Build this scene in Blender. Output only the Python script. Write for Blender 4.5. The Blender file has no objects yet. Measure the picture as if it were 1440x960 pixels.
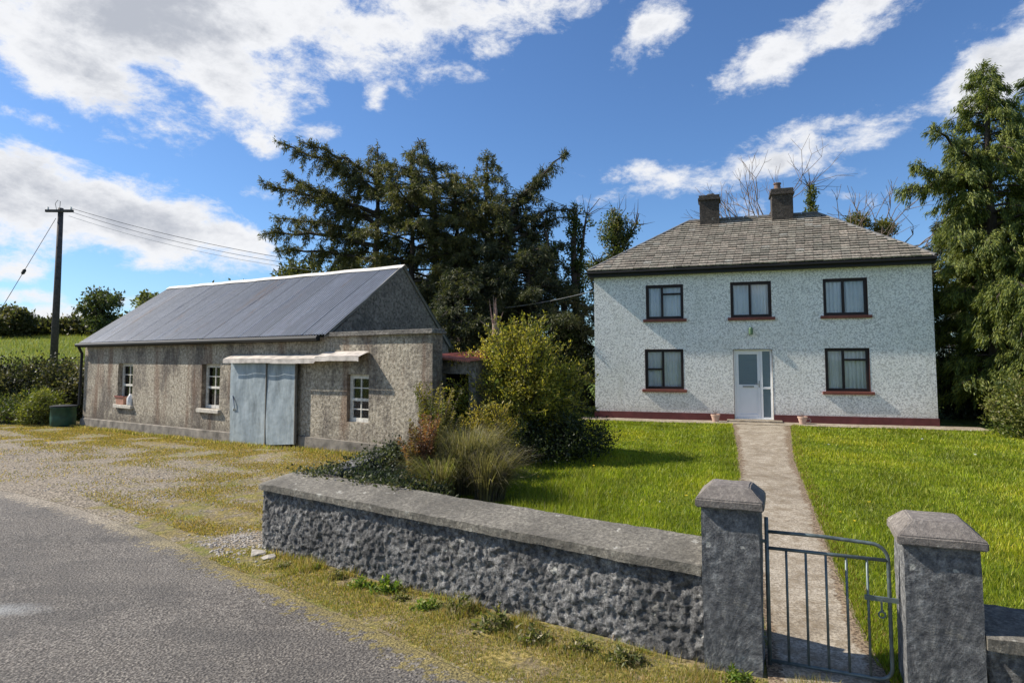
import bpy, bmesh, math, random
import numpy as np
from mathutils import Vector, Matrix, noise
rnd = random.Random(7)
rng = np.random.default_rng(7)
sc = bpy.context.scene
col = sc.collection
PI = math.pi

# ------------------------------------------------------------------ helpers
class MB:
    """collects vertices / faces, builds one mesh object"""
    def __init__(s): s.v = []; s.f = []; s.c = []
    def face(s, pts):
        n = len(s.v); s.v += [tuple(p) for p in pts]; s.f.append(tuple(range(n, n+len(pts))))
    def box(s, x0, x1, y0, y1, z0, z1):
        n = len(s.v)
        s.v += [(x0,y0,z0),(x1,y0,z0),(x1,y1,z0),(x0,y1,z0),(x0,y0,z1),(x1,y0,z1),(x1,y1,z1),(x0,y1,z1)]
        s.f += [tuple(n+i for i in q) for q in ((3,2,1,0),(4,5,6,7),(0,1,5,4),(1,2,6,5),(2,3,7,6),(3,0,4,7))]
        return s
    def bar(s, a, b, w, h=None):
        """square bar between two points"""
        a = Vector(a); b = Vector(b); d = (b-a).normalized(); h = h or w
        up = Vector((0,0,1)) if abs(d.z) < .9 else Vector((1,0,0))
        r = d.cross(up).normalized()*w/2; u = r.normalized().cross(d)*h/2
        n = len(s.v)
        for p in (a, b):
            s.v += [tuple(p-r-u), tuple(p+r-u), tuple(p+r+u), tuple(p-r+u)]
        s.f += [tuple(n+i for i in q) for q in ((0,1,2,3),(7,6,5,4),(0,4,5,1),(1,5,6,2),(2,6,7,3),(3,7,4,0))]
        return s
    def tube(s, pts, rad, seg=8, cap=True):
        pts = [Vector(p) for p in pts]
        if not hasattr(rad, '__len__'): rad = [rad]*len(pts)
        rings = []
        ref = None
        for i, p in enumerate(pts):
            d = (pts[min(i+1, len(pts)-1)] - pts[max(i-1, 0)])
            if d.length < 1e-9: d = Vector((0,0,1))
            d.normalize()
            if ref is None: ref = Vector((1,0,0)) if abs(d.x) < .8 else Vector((0,1,0))
            r = (ref - d*ref.dot(d)).normalized(); ref = r; u = d.cross(r)
            n = len(s.v)
            for k in range(seg):
                a = 2*PI*k/seg
                s.v.append(tuple(p + (r*math.cos(a)+u*math.sin(a))*rad[i]))
            rings.append(n)
        for a, b in zip(rings, rings[1:]):
            for k in range(seg):
                s.f.append((a+k, a+(k+1)%seg, b+(k+1)%seg, b+k))
        if cap:
            s.f.append(tuple(rings[0]+k for k in reversed(range(seg))))
            s.f.append(tuple(rings[-1]+k for k in range(seg)))
        return s
    def lathe(s, prof, c=(0,0,0), seg=24):
        n0 = len(s.v)
        for r, z in prof:
            for k in range(seg):
                a = 2*PI*k/seg; s.v.append((c[0]+r*math.cos(a), c[1]+r*math.sin(a), c[2]+z))
        for i in range(len(prof)-1):
            for k in range(seg):
                s.f.append((n0+i*seg+k, n0+i*seg+(k+1)%seg, n0+(i+1)*seg+(k+1)%seg, n0+(i+1)*seg+k))
        return s
    def grid(s, fn, nu, nv):
        """fn(i/nu, j/nv) -> point"""
        n = len(s.v)
        for j in range(nv+1):
            for i in range(nu+1): s.v.append(tuple(fn(i/nu, j/nv)))
        for j in range(nv):
            for i in range(nu):
                a = n+j*(nu+1)+i; s.f.append((a, a+1, a+nu+2, a+nu+1))
        return s
    def build(s, name, m, parent=None, smooth=False, merge=None, bevel=0, cols=None):
        me = bpy.data.meshes.new(name)
        me.from_pydata(s.v, [], s.f)
        if merge:
            b = bmesh.new(); b.from_mesh(me); bmesh.ops.remove_doubles(b, verts=b.verts, dist=merge); b.to_mesh(me); b.free()
        me.validate(); me.update()
        if cols is not None:
            at = me.color_attributes.new('Col', 'FLOAT_COLOR', 'POINT')
            at.data.foreach_set('color', np.asarray(cols, dtype=np.float32).ravel())
        if smooth: me.polygons.foreach_set('use_smooth', [True]*len(me.polygons))
        return link(me, name, m, parent, bevel)

def link(me, name, m, parent=None, bevel=0):
    o = bpy.data.objects.new(name, me); col.objects.link(o)
    if m: me.materials.append(m)
    if parent: o.parent = parent
    if bevel:
        b = o.modifiers.new('bevel', 'BEVEL'); b.width = bevel; b.segments = 2; b.limit_method = 'ANGLE'
    return o

def tag(o, label=None, cat=None, group=None, kind=None):
    if label: o['label'] = label
    if cat: o['category'] = cat
    if group: o['group'] = group
    if kind or cat: o['kind'] = kind or 'thing'
    return o
def thing(name, label, cat, loc=(0,0,0), rz=0, group=None):
    o = bpy.data.objects.new(name, None); col.objects.link(o)
    o.location = loc; o.rotation_euler = (0, 0, rz); o.empty_display_size = .2
    return tag(o, label, cat, group)
def copy_tree(o, parent=None):
    c = o.copy(); col.objects.link(c); c.parent = parent
    for ch in list(o.children): copy_tree(ch, c)
    return c

# big numpy meshes -----------------------------------------------------------
def np_mesh(name, V, F, m, parent=None, C=None):
    """V (n,3) F (k, 3 or 4) C (n,3)"""
    me = bpy.data.meshes.new(name)
    V = np.ascontiguousarray(V, dtype=np.float32); F = np.ascontiguousarray(F, dtype=np.int32)
    k, q = F.shape
    me.vertices.add(len(V)); me.vertices.foreach_set('co', V.ravel())
    me.loops.add(k*q); me.loops.foreach_set('vertex_index', F.ravel())
    me.polygons.add(k); me.polygons.foreach_set('loop_start', np.arange(0, k*q, q, dtype=np.int32))
    try: me.polygons.foreach_set('loop_total', np.full(k, q, dtype=np.int32))
    except Exception: pass
    me.update(calc_edges=True)
    if C is not None:
        at = me.color_attributes.new('Col', 'FLOAT_COLOR', 'POINT')
        CC = np.ones((len(V), 4), dtype=np.float32); CC[:, :3] = C
        at.data.foreach_set('color', CC.ravel())
    return link(me, name, m, parent)

def norm(a): return a/np.maximum(np.linalg.norm(a, axis=-1, keepdims=True), 1e-9)
class Leaves:
    def __init__(s): s.P=[]; s.D=[]; s.L=[]; s.W=[]; s.C=[]
    def add(s, P, D, L, W, C):
        n = len(P); s.P.append(P); s.D.append(norm(D)); s.L.append(np.broadcast_to(L, (n,)).copy()); s.W.append(np.broadcast_to(W, (n,)).copy()); s.C.append(np.broadcast_to(C, (n,3)).copy())
    def build(s, name, m, parent=None, flat=0.0):
        P=np.concatenate(s.P); D=np.concatenate(s.D); L=np.concatenate(s.L)[:,None]; W=np.concatenate(s.W)[:,None]; C=np.concatenate(s.C)
        n=len(P); R=rng.normal(size=(n,3)); 
        if flat: R = R*(1-flat) + np.array([0,0,1.])*flat
        S=norm(np.cross(D,R)); N=np.cross(D,S)
        V=np.empty((n,4,3)); V[:,0]=P; V[:,1]=P+D*L*.45+S*W*.5+N*W*.15; V[:,2]=P+D*L; V[:,3]=P+D*L*.45-S*W*.5+N*W*.15
        F=np.arange(4*n).reshape(n,4)
        return np_mesh(name, V.reshape(-1,3), F, m, parent, np.repeat(C,4,axis=0))

def leafcols(n, cols, j=.18):
    cols=np.array(cols); i=rng.integers(0,len(cols),n)
    return np.clip(cols[i]*(1+rng.normal(0,j,(n,1))),.002,1)

# ------------------------------------------------------------------ ground height
CT = np.array([(-14,22,.02),(-11,20,.05),(-8,18,.09),(-5.6,16.9,.16),(-4,14.7,.22),(-2.6,14.2,.26),(0,14,.3),
 (2.7,20.9,.36),(7,19.5,.36),(12,17.8,.36),(7,17.5,.36),(2.5,18,.36),(11,16,.35),(15,18,.36),(15,12,.25),(3,11,.26),(7,10,.24),(10,10,.26),
 (6,5.5,.1),(4,6,.12),(2.3,4.7,.11),(1.5,6.2,.16),(-.5,8.5,.16),(-1.5,10.5,.17),(1.7,4.3,.1),(.8,4.8,.08),(-.3,5.6,.05),(-1.5,6.5,.02),(-3,7.8,.0),(-3.2,8.6,.02),
 (-4,10,.02),(-6,13,.05),(-10,14,.0),(-15,18,.0),(-20,22,.0),(-1,3.5,0),(-6,6,0),(-12,8,0),(0,0,0),(3,3,.05),(4.5,3.6,.06),(6,0,0),(10,3,.05),(-30,10,0),(-25,17,0),(30,10,.3),(8,8,.2),
 (-12,0,0),(12,-6,0),(-20,-10,0),(10,6,.15),
 (4,26,.45),(12,26,.45),(20,24,.5),(20,30,.6),(-3,20,.35),(-8,24,.4)])
def G(x, y):
    x=np.asarray(x,dtype=float); y=np.asarray(y,dtype=float)
    num=np.zeros_like(x); den=np.zeros_like(x)
    for cx,cy,cz in CT:
        w=1/((x-cx)**2+(y-cy)**2+.15)**1.6
        num+=w*cz; den+=w
    h=num/den
    # field and low hill rising beyond the hedge and behind the sheds
    d=np.clip((y-24.5-np.clip(x+14,0,60)*.12)/1.6,0,1); d=d*d*(3-2*d)
    left=np.clip((-x-12)/4,0,1)
    rise=d*left*1.15+np.clip(y-27,0,90)*.095*(.25+.75*left)
    return h+rise
def g1(x,y): return float(G(x,y))

# ------------------------------------------------------------------ materials
class Mat:
    def __init__(s, name):
        s.m = bpy.data.materials.new(name); s.m.use_nodes = True
        s.t = s.m.node_tree; s.N = s.t.nodes; s.L = s.t.links
        s.b = s.N['Principled BSDF']; s.out = s.N['Material Output']
        s.tc = s.N.new('ShaderNodeTexCoord')
    def n(s, typ, **kw):
        x = s.N.new(typ)
        for k, v in kw.items(): setattr(x, k, v)
        return x
    def l(s, a, b): s.L.new(a, b)
    def coord(s, scale=(1,1,1), kind='Object'):
        mp = s.n('ShaderNodeMapping'); mp.inputs['Scale'].default_value = scale
        s.l(s.tc.outputs[kind], mp.inputs['Vector']); return mp.outputs[0]
    def noise(s, scale, detail=4, rough=.55, vec=None, dist=0):
        x = s.n('ShaderNodeTexNoise'); x.inputs['Scale'].default_value = scale; x.inputs['Detail'].default_value = detail
        x.inputs['Roughness'].default_value = rough; x.inputs['Distortion'].default_value = dist
        s.l(vec or s.tc.outputs['Object'], x.inputs['Vector']); return x.outputs['Fac']
    def vor(s, scale, vec=None, out='Distance', feat='F1'):
        x = s.n('ShaderNodeTexVoronoi', feature=feat); x.inputs['Scale'].default_value = scale
        s.l(vec or s.tc.outputs['Object'], x.inputs['Vector']); return x.outputs[out]
    def ramp(s, fac, stops, interp='LINEAR'):
        r = s.n('ShaderNodeValToRGB'); r.color_ramp.interpolation = interp
        e = r.color_ramp.elements
        while len(e) < len(stops): e.new(.5)
        for el, (p, c) in zip(e, stops):
            el.position = p; el.color = (*c, 1) if hasattr(c, '__len__') else (c, c, c, 1)
        s.l(fac, r.inputs[0]); return r.outputs[0]
    def mix(s, fac, a, b, mode='MIX'):
        x = s.n('ShaderNodeMix', data_type='RGBA', blend_type=mode)
        for sock, v in ((x.inputs[0], fac), (x.inputs[6], a), (x.inputs[7], b)):
            if hasattr(v, 'is_linked'): s.l(v, sock)
            elif hasattr(v, '__len__'): sock.default_value = (*v, 1)
            else: sock.default_value = v
        return x.outputs[2]
    def math(s, op, a, b=0, clamp=False):
        x = s.n('ShaderNodeMath', operation=op, use_clamp=clamp)
        for sock, v in ((x.inputs[0], a), (x.inputs[1], b)):
            if hasattr(v, 'is_linked'): s.l(v, sock)
            else: sock.default_value = v
        return x.outputs[0]
    def bump(s, h, strength, dist, prev=None):
        x = s.n('ShaderNodeBump'); x.inputs['Strength'].default_value = strength; x.inputs['Distance'].default_value = dist
        s.l(h, x.inputs['Height'])
        if prev: s.l(prev, x.inputs['Normal'])
        return x.outputs[0]
    def done(s, colr, rough=.8, nrm=None, metal=0, spec=.3):
        if hasattr(colr, 'is_linked'): s.l(colr, s.b.inputs['Base Color'])
        else: s.b.inputs['Base Color'].default_value = (*colr, 1)
        if hasattr(rough, 'is_linked'): s.l(rough, s.b.inputs['Roughness'])
        else: s.b.inputs['Roughness'].default_value = rough
        s.b.inputs['Metallic'].default_value = metal
        s.b.inputs['Specular IOR Level'].default_value = spec
        if nrm: s.l(nrm, s.b.inputs['Normal'])
        return s.m

def simple(name, c, rough=.6, metal=0, var=.25, sc_=3, bump=.0, bs=40, spec=.4):
    m = Mat(name)
    f = m.noise(sc_, 5)
    c = np.array(c)
    cc = m.ramp(f, [(.3, tuple(c*(1-var))), (.7, tuple(np.minimum(c*(1+var), 1)))])
    nr = m.bump(m.noise(bs, 4), bump, .01) if bump else None
    return m.done(cc, rough, nr, metal, spec)

def foliage(name, trans=.35, rough=.5, tcol=(1.25,1.3,.6)):
    m = Mat(name)
    a = m.n('ShaderNodeVertexColor', layer_name='Col')
    m.l(a.outputs['Color'], m.b.inputs['Base Color']); m.b.inputs['Roughness'].default_value = rough
    m.b.inputs['Specular IOR Level'].default_value = .35
    tr = m.n('ShaderNodeBsdfTranslucent')
    m.l(m.mix(1., a.outputs['Color'], tcol, 'MULTIPLY'), tr.inputs['Color'])
    mx = m.n('ShaderNodeMixShader'); mx.inputs[0].default_value = trans
    m.l(m.b.outputs[0], mx.inputs[1]); m.l(tr.outputs[0], mx.inputs[2]); m.l(mx.outputs[0], m.out.inputs['Surface'])
    return m.m
M = {}
M['leaf'] = foliage('leaf_green', .38)
M['needle'] = foliage('conifer_needles', .30, .6)
M['grass'] = foliage('grass_blades', .4, .5)
M['flower'] = foliage('flower_petals', .3, .6, (1,1,1))

def bark(name, c):
    m = Mat(name); v = m.coord((6,6,1.2)); f = m.noise(4, 6, .6, v)
    c = np.array(c)
    return m.done(m.ramp(f, [(.3, tuple(c*.55)), (.7, tuple(c*1.4))]), .9, m.bump(f, .8, .03))
M['bark'] = bark('dark_bark', (.07,.055,.045)); M['twig'] = bark('pale_twig', (.2,.15,.12)); M['pinktwig'] = bark('dead_wood', (.3,.2,.16))

# ground / field
m = Mat('field_grass')
f1 = m.noise(.12, 4); f2 = m.noise(2.5, 6, .65); f3 = m.noise(30, 4)
c = m.ramp(f1, [(.35,(.17,.25,.02)),(.55,(.26,.33,.03)),(.7,(.3,.32,.06))])
c = m.mix(m.ramp(f2,[(.4,0.),(.65,1.)]), c, (.055,.10,.015))
c = m.mix(m.ramp(f3,[(.3,.45),(.7,0.)]), c, (.03,.045,.012))
M['field'] = m.done(c, .95, m.bump(m.noise(9,6,.7), 1., .12))
# lawn soil/thatch under the blades
m = Mat('lawn_turf')
f2 = m.noise(1.3, 5, .6); f3 = m.noise(45, 4)
c = m.ramp(f2, [(.35,(.10,.15,.010)),(.65,(.18,.22,.02))])
c = m.mix(m.ramp(f3,[(.35,.6),(.6,0.)]), c, (.035,.05,.012))
M['turf'] = m.done(c, .95, m.bump(f3, 1., .04))
# asphalt
m = Mat('asphalt')
big = m.noise(.35, 4); v1 = m.vor(48); n1 = m.noise(46, 4, .75); n2 = m.noise(3, 6, .7)
c = m.ramp(n1, [(.36,(.034,.029,.025)),(.5,(.115,.10,.085)),(.63,(.31,.28,.235))])
c = m.mix(m.ramp(big,[(.35,.0),(.7,.45)]), c, m.ramp(n1,[(.38,(.08,.072,.063)),(.62,(.35,.32,.28))]))
c = m.mix(m.ramp(n2,[(.5,0.),(.75,.35)]), c, (.08,.075,.07))
a = m.n('ShaderNodeVertexColor', layer_name='Col'); sep = m.n('ShaderNodeSeparateColor'); m.l(a.outputs[0], sep.inputs[0])
mo = m.math('ADD', sep.outputs[0], m.math('MULTIPLY', m.math('SUBTRACT', m.noise(14, 5, .7), .5), 1.6))
edge = m.mix(sep.outputs[2], m.ramp(m.noise(38,4,.75),[(.38,(.09,.075,.03)),(.62,(.34,.27,.09))]), m.ramp(m.noise(38,4,.75),[(.38,(.10,.082,.06)),(.62,(.50,.43,.33))]))
c = m.mix(m.ramp(mo,[(.5,0.),(.62,.95)]), c, edge)
pt = m.noise(.55, 6, .6, m.coord((1,1.9,1))); c = m.mix(m.ramp(pt,[(.46,0.),(.6,.5)]), c, (.06,.056,.052))
pal = m.math('ADD', sep.outputs[1], m.math('MULTIPLY', m.math('SUBTRACT', m.noise(10, 6, .7, m.coord((1,2.2,1))), .5), .9))
c = m.mix(m.ramp(pal,[(.45,0.),(1.0,.6)]), c, (.36,.37,.36))
M['asphalt'] = m.done(c, .8, m.bump(n1, .9, .012, m.bump(v1, .8, .012)))
# gravel yard with moss: Col.r = moss
m = Mat('mossy_gravel')
n1 = m.noise(36, 4, .75); v1 = m.vor(30); n3 = m.noise(3.2, 6, .65); n4 = m.noise(35, 4, .7)
c = m.ramp(v1, [(.1,(.58,.49,.38)),(.4,(.34,.285,.215)),(.7,(.10,.082,.06))])
c = m.mix(m.ramp(n1,[(.35,.5),(.6,0.)]), c, (.13,.115,.09))
a = m.n('ShaderNodeVertexColor', layer_name='Col'); sep = m.n('ShaderNodeSeparateColor'); m.l(a.outputs[0], sep.inputs[0])
mo = m.math('ADD', sep.outputs[0], m.math('ADD', m.math('MULTIPLY', m.math('SUBTRACT', n3, .5), 1.7), m.math('MULTIPLY', m.math('SUBTRACT', n4, .5), 1.3)))
mossc = m.ramp(m.noise(20,6,.78), [(.38,(.06,.05,.016)),(.48,(.17,.14,.035)),(.56,(.33,.255,.075)),(.66,(.50,.38,.17))])
mossc = m.mix(m.ramp(m.noise(1.1,3),[(.45,0.),(.62,.7)]), mossc, m.ramp(m.noise(40,3),[(.3,(.07,.10,.012)),(.7,(.24,.25,.03))]))
mossc = m.mix(m.ramp(m.noise(3.6,7,.72),[(.44,0.),(.6,.8)]), mossc, m.ramp(m.noise(30,4,.75),[(.38,(.07,.052,.032)),(.62,(.30,.235,.155))]))
c = m.mix(m.ramp(mo,[(.42,0.),(.62,1.)]), c, mossc)
M['gravel'] = m.done(c, .95, m.bump(v1, -.9, .02, m.bump(m.noise(22,5,.7), .8, .03)))
# garden path concrete
m = Mat('old_concrete')
n1 = m.noise(2.2, 6, .65); n2 = m.noise(42, 4, .75); n3 = m.noise(7, 6, .75)
c = m.ramp(n1, [(.3,(.25,.205,.15)),(.5,(.43,.37,.285)),(.7,(.54,.475,.38))])
c = m.mix(m.ramp(n2,[(.4,.75),(.56,0.)]), c, (.12,.095,.065))
c = m.mix(m.ramp(n3,[(.47,0.),(.6,.75)]), c, (.20,.155,.10))
a = m.n('ShaderNodeVertexColor', layer_name='Col'); sep = m.n('ShaderNodeSeparateColor'); m.l(a.outputs[0], sep.inputs[0])
mo = m.math('ADD', sep.outputs[0], m.math('MULTIPLY', m.math('SUBTRACT', m.noise(9, 6, .75), .5), 1.7))
c = m.mix(m.ramp(mo,[(.5,0.),(.62,.95)]), c, m.ramp(m.noise(40,4),[(.36,(.06,.042,.026)),(.5,(.17,.12,.075)),(.6,(.34,.25,.17)),(.7,(.13,.14,.04))]))
M['path'] = m.done(c, .9, m.bump(n2, .7, .01, m.bump(n3, .5, .02)))
# pebbledash of the house
m = Mat('white_pebbledash')
v1 = m.vor(26); v2 = m.vor(13); n1 = m.noise(.8, 4)
h = m.math('ADD', v1, m.math('MULTIPLY', v2, .5))
c = m.ramp(v1, [(.10,(.97,.95,.89)),(.46,(.92,.90,.84)),(.72,(.56,.54,.50))])
c = m.mix(m.ramp(v2,[(.5,0.),(.75,.2)]), c, (.40,.41,.42))
st_ = m.noise(1.3, 6, .7, m.coord((1.5,1,.22))); c = m.mix(m.ramp(st_,[(.56,0.),(.72,.35)]), c, (.44,.42,.34))
c = m.mix(m.ramp(n1,[(.4,0.),(.7,.25)]), c, (.56,.56,.46))
gz_ = m.n('ShaderNodeSeparateXYZ'); m.l(m.tc.outputs['Object'], gz_.inputs[0])
sp_ = m.math('ADD', m.math('MULTIPLY', gz_.outputs[2], -1.6), m.math('MULTIPLY', m.noise(2.5, 6, .7), 2.2))
c = m.mix(m.ramp(sp_,[(.15,0.),(.9,.45)]), c, (.36,.34,.28))
M['dash'] = m.done(c, .7, m.bump(h, -1., .08), 0, .35)
# barn render
m = Mat('weathered_roughcast')
v1 = m.vor(13); n0 = m.noise(.9, 6, .7, m.coord((1.3,1,.6))); n1 = m.noise(4, 6, .7); n2 = m.noise(13,6,.78)
c = m.ramp(n2, [(.34,(.10,.084,.063)),(.48,(.35,.305,.235)),(.62,(.62,.55,.44))])
c = m.mix(m.ramp(n0,[(.46,0.),(.60,.8)]), c, m.ramp(n2,[(.3,(.045,.04,.036)),(.7,(.16,.13,.11))]))
st = m.noise(1.7, 5, .6, m.coord((1.,1,.16)))
c = m.mix(m.ramp(st,[(.53,0.),(.66,.6)]), c, (.15,.075,.042))
g_ = m.n('ShaderNodeSeparateXYZ'); m.l(m.tc.outputs['Object'], g_.inputs[0])
lo = m.math('ADD', m.math('MULTIPLY', g_.outputs[2], -1.1), m.math('MULTIPLY', n1, 1.6))
c = m.mix(m.ramp(lo,[(.0,0.),(.55,.75)]), c, (.085,.07,.055))
M['barn'] = m.done(c, .92, m.bump(v1, -1., .06, m.bump(n2, 1., .04)))
m = Mat('dark_cement_gable')
n2 = m.noise(14,6,.75); n1 = m.noise(1.5,6,.65)
c = m.ramp(n2, [(.36,(.07,.063,.055)),(.64,(.30,.275,.24))]); c = m.mix(m.ramp(n1,[(.45,0.),(.65,.6)]), c, (.07,.065,.06))
M['gable'] = m.done(c, .92, m.bump(n2, .8, .03))
# grey roadside wall
def wallmat(name, lo, hi, moss=.3, b=.05, sc_=16):
    m = Mat(name); n2 = m.noise(sc_,6,.72); n1 = m.noise(1.6,6,.65); n3 = m.noise(70,4,.7)
    c = m.ramp(n2, [(.36,lo),(.5,tuple((a_+b_)*.42 for a_,b_ in zip(lo,hi))),(.66,hi)])
    c = m.mix(m.ramp(n1,[(.42,0.),(.62,.6)]), c, tuple(x*.7 for x in lo))
    c = m.mix(m.ramp(m.noise(4.5,6,.75),[(.58,0.),(.68,moss)]), c, (.36,.34,.28))
    c = m.mix(m.ramp(n3,[(.35,.5),(.6,0.)]), c, tuple(x*.6 for x in lo))
    c = m.mix(m.ramp(m.noise(9,3,.5),[(.68,0.),(.71,moss)]), c, (.55,.54,.48))
    return m.done(c, .92, m.bump(n3, .6, .008, m.bump(n2, .9, b)))
M['wall'] = wallmat('dark_roughcast_wall', (.055,.055,.058), (.52,.505,.48), .8, .05, 17)
M['pillar'] = wallmat('smooth_grey_render', (.07,.072,.078), (.36,.36,.35), .6, .02, 17)
M['coping'] = wallmat('grey_concrete_coping', (.115,.105,.088), (.37,.34,.28), .5, .012, 30)
M['cap'] = wallmat('warm_stone_cap', (.16,.14,.125), (.36,.32,.28), .5, .01, 26)
# slates: Col attr
m = Mat('roof_slate'); a = m.n('ShaderNodeVertexColor', layer_name='Col'); n1 = m.noise(14,6,.7)
c = m.mix(m.ramp(n1,[(.38,.8),(.6,0.)]), a.outputs[0], (.07,.062,.052)); c = m.mix(m.ramp(m.noise(3,6,.7),[(.55,0.),(.72,.5)]), c, (.38,.35,.29))
M['slate'] = m.done(c, .75, m.bump(n1,.5,.012))
# corrugated iron
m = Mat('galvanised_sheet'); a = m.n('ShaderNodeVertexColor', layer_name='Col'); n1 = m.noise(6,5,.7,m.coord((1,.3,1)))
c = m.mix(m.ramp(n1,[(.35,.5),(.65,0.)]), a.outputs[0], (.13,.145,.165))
c = m.mix(m.ramp(m.noise(1.1,6,.7,m.coord((2.2,.35,.35))),[(.57,0.),(.68,.5)]), c, (.20,.13,.09))
c = m.mix(m.ramp(m.noise(1.7,6,.7,m.coord((2.5,.25,.25))),[(.60,0.),(.72,.6)]), c, (.34,.37,.42))
M['tin'] = m.done(c, .62, None, .15, .35)
M['redtin'] = simple('red_oxide_tin', (.36,.13,.09), .7, 0, .4, 6)
m = Mat('galvanised_door'); n1 = m.noise(2.2,6,.65,m.coord((1.5,1,.5)))
c = m.ramp(n1,[(.3,(.17,.20,.215)),(.5,(.30,.345,.365)),(.7,(.42,.465,.48))]); c = m.mix(m.ramp(m.noise(3.,6,.7,m.coord((3,1,.5))),[(.6,0.),(.72,.5)]), c, (.20,.15,.115)); c = m.mix(m.ramp(m.noise(25,5,.7),[(.62,0.),(.75,.5)]), c, (.2,.2,.19))
M['doortin'] = m.done(c, .55, m.bump(m.noise(3,2),.5,.05), .2, .5)
M['flash'] = simple('weathered_flashing', (.50,.45,.40), .6, .1, .35, 5)
M['ridge'] = simple('pale_ridge_cap', (.6,.57,.52), .7, 0, .2, 5)
M['black'] = simple('black_gloss_paint', (.006,.006,.006), .6, 0, .3)
M['brownframe'] = simple('dark_brown_frame', (.014,.006,.006), .5, 0, .3)
M['reveal'] = simple('painted_brown_reveal', (.07,.028,.025), .6)
M['redsill'] = simple('red_brown_sill', (.20,.065,.045), .65, 0, .2, 8)
M['plinth'] = simple('red_brown_plinth', (.13,.035,.032), .7, 0, .25, 3, .4, 60)
M['upvc'] = simple('white_upvc', (.78,.79,.80), .3, 0, .03)
M['sash'] = simple('flaking_white_paint', (.6,.57,.50), .7, 0, .3, 14)
M['sill'] = simple('pale_stone_sill', (.50,.46,.39), .85, 0, .3, 10, .5, 40)
M['curtain'] = simple('net_curtain', (.92,.92,.93), .9, 0, .1, 2)
M['chim'] = wallmat('dark_chimney_render', (.05,.042,.036), (.15,.125,.105), .2, .02)
M['terra'] = simple('terracotta', (.42,.22,.15), .8, 0, .25, 9)
M['pinkpot'] = simple('faded_terracotta', (.55,.38,.30), .8, 0, .2, 9)
M['potclay'] = simple('sooty_clay', (.20,.13,.10), .85, 0, .4, 9)
M['soil'] = simple('soil', (.04,.028,.02), .95)
M['greenplastic'] = simple('green_plastic', (.025,.075,.05), .5, 0, .3, 5)
M['whiteplastic'] = simple('white_plastic', (.75,.74,.72), .5)
M['greenmetal'] = simple('green_lamp_case', (.10,.17,.09), .5)
M['pole'] = simple('tarred_pole', (.07,.06,.058), .85, 0, .4, 8)
M['cable'] = simple('cable', (.02,.02,.02), .6)
M['greycable'] = simple('pale_cable', (.35,.35,.35), .6)
M['gate'] = simple('grey_green_gate_paint', (.12,.15,.15), .45, .3, .35, 20)
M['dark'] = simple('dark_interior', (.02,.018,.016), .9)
M['wood'] = simple('old_grey_wood', (.16,.145,.125), .9, 0, .35, 12)
M['stone'] = simple('pale_rubble', (.34,.31,.27), .9, 0, .35, 12, .5)
M['metal'] = simple('dull_metal', (.3,.3,.3), .4, .8)
m = Mat('window_glass')
gl = m.n('ShaderNodeBsdfGlossy'); gl.inputs['Roughness'].default_value = .04; gl.inputs['Color'].default_value = (.9,.9,.9,1)
tr = m.n('ShaderNodeBsdfTransparent'); tr.inputs['Color'].default_value = (.93,.94,.95,1)
fr = m.n('ShaderNodeFresnel'); fr.inputs[0].default_value = 1.4
mx = m.n('ShaderNodeMixShader'); m.l(m.math('ADD', fr.outputs[0], .02, True), mx.inputs[0]); m.l(tr.outputs[0], mx.inputs[1]); m.l(gl.outputs[0], mx.inputs[2]); m.l(mx.outputs[0], m.out.inputs[0])
M['glass'] = m.m
m = Mat('obscure_glass'); M['obscure'] = m.done((.10,.15,.19), .18, m.bump(m.noise(8,2,.5,m.coord((.3,1,3))), .15, .02), 0, .8)

# ------------------------------------------------------------------ setting: ground sheets
def axis(segs):
    out = []
    for a, b, d in segs:
        n = max(1, int(round((b-a)/d))); out += list(np.linspace(a, b, n, endpoint=False))
    return np.array(out + [segs[-1][1]])
ax = axis([(-1500,-200,200),(-200,-60,20),(-60,-30,2),(-30,20,.3),(20,60,2),(60,200,20),(200,1500,200)])
ay = axis([(-600,-60,90),(-60,-6,6),(-6,32,.3),(32,60,1),(60,140,5),(140,1500,170)])
X, Y = np.meshgrid(ax, ay); Z = G(X, Y)
Z = Z - np.where((X>-22)&(X<18)&(Y<24)&(Y>-6), .012, 0)
nx, ny = len(ax), len(ay)
idx = np.arange(nx*ny).reshape(ny, nx)
F = np.stack([idx[:-1,:-1], idx[:-1,1:], idx[1:,1:], idx[1:,:-1]], -1).reshape(-1,4)
o = np_mesh('ground', np.stack([X,Y,Z],-1).reshape(-1,3), F, M['field']); tag(o, kind='structure')

def sheet(name, A, B, mat, off, nu=200, nv=60, colfn=None):
    """ruled sheet between two matched polylines, laid on the ground height"""
    A=np.array(A,float); B=np.array(B,float)
    t=np.linspace(0,len(A)-1,nu+1); i=np.minimum(t.astype(int),len(A)-2); f=(t-i)[:,None]
    pa=A[i]*(1-f)+A[i+1]*f; pb=B[i]*(1-f)+B[i+1]*f
    w=np.linspace(0,1,nv+1)[:,None,None]
    P=pa[None]*(1-w)+pb[None]*w
    z=G(P[...,0],P[...,1])+off
    V=np.concatenate([P,z[...,None]],-1).reshape(-1,3)
    idx=np.arange((nu+1)*(nv+1)).reshape(nv+1,nu+1)
    F=np.stack([idx[:-1,:-1],idx[:-1,1:],idx[1:,1:],idx[1:,:-1]],-1).reshape(-1,4)
    C=None
    if colfn is not None:
        U,Wv=np.meshgrid(np.linspace(0,1,nu+1),np.linspace(0,1,nv+1)); C=colfn(P[...,0],P[...,1],U,Wv).reshape(-1,3)
    o=np_mesh(name,V,F,mat,None,C); return tag(o,kind='structure')
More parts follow.
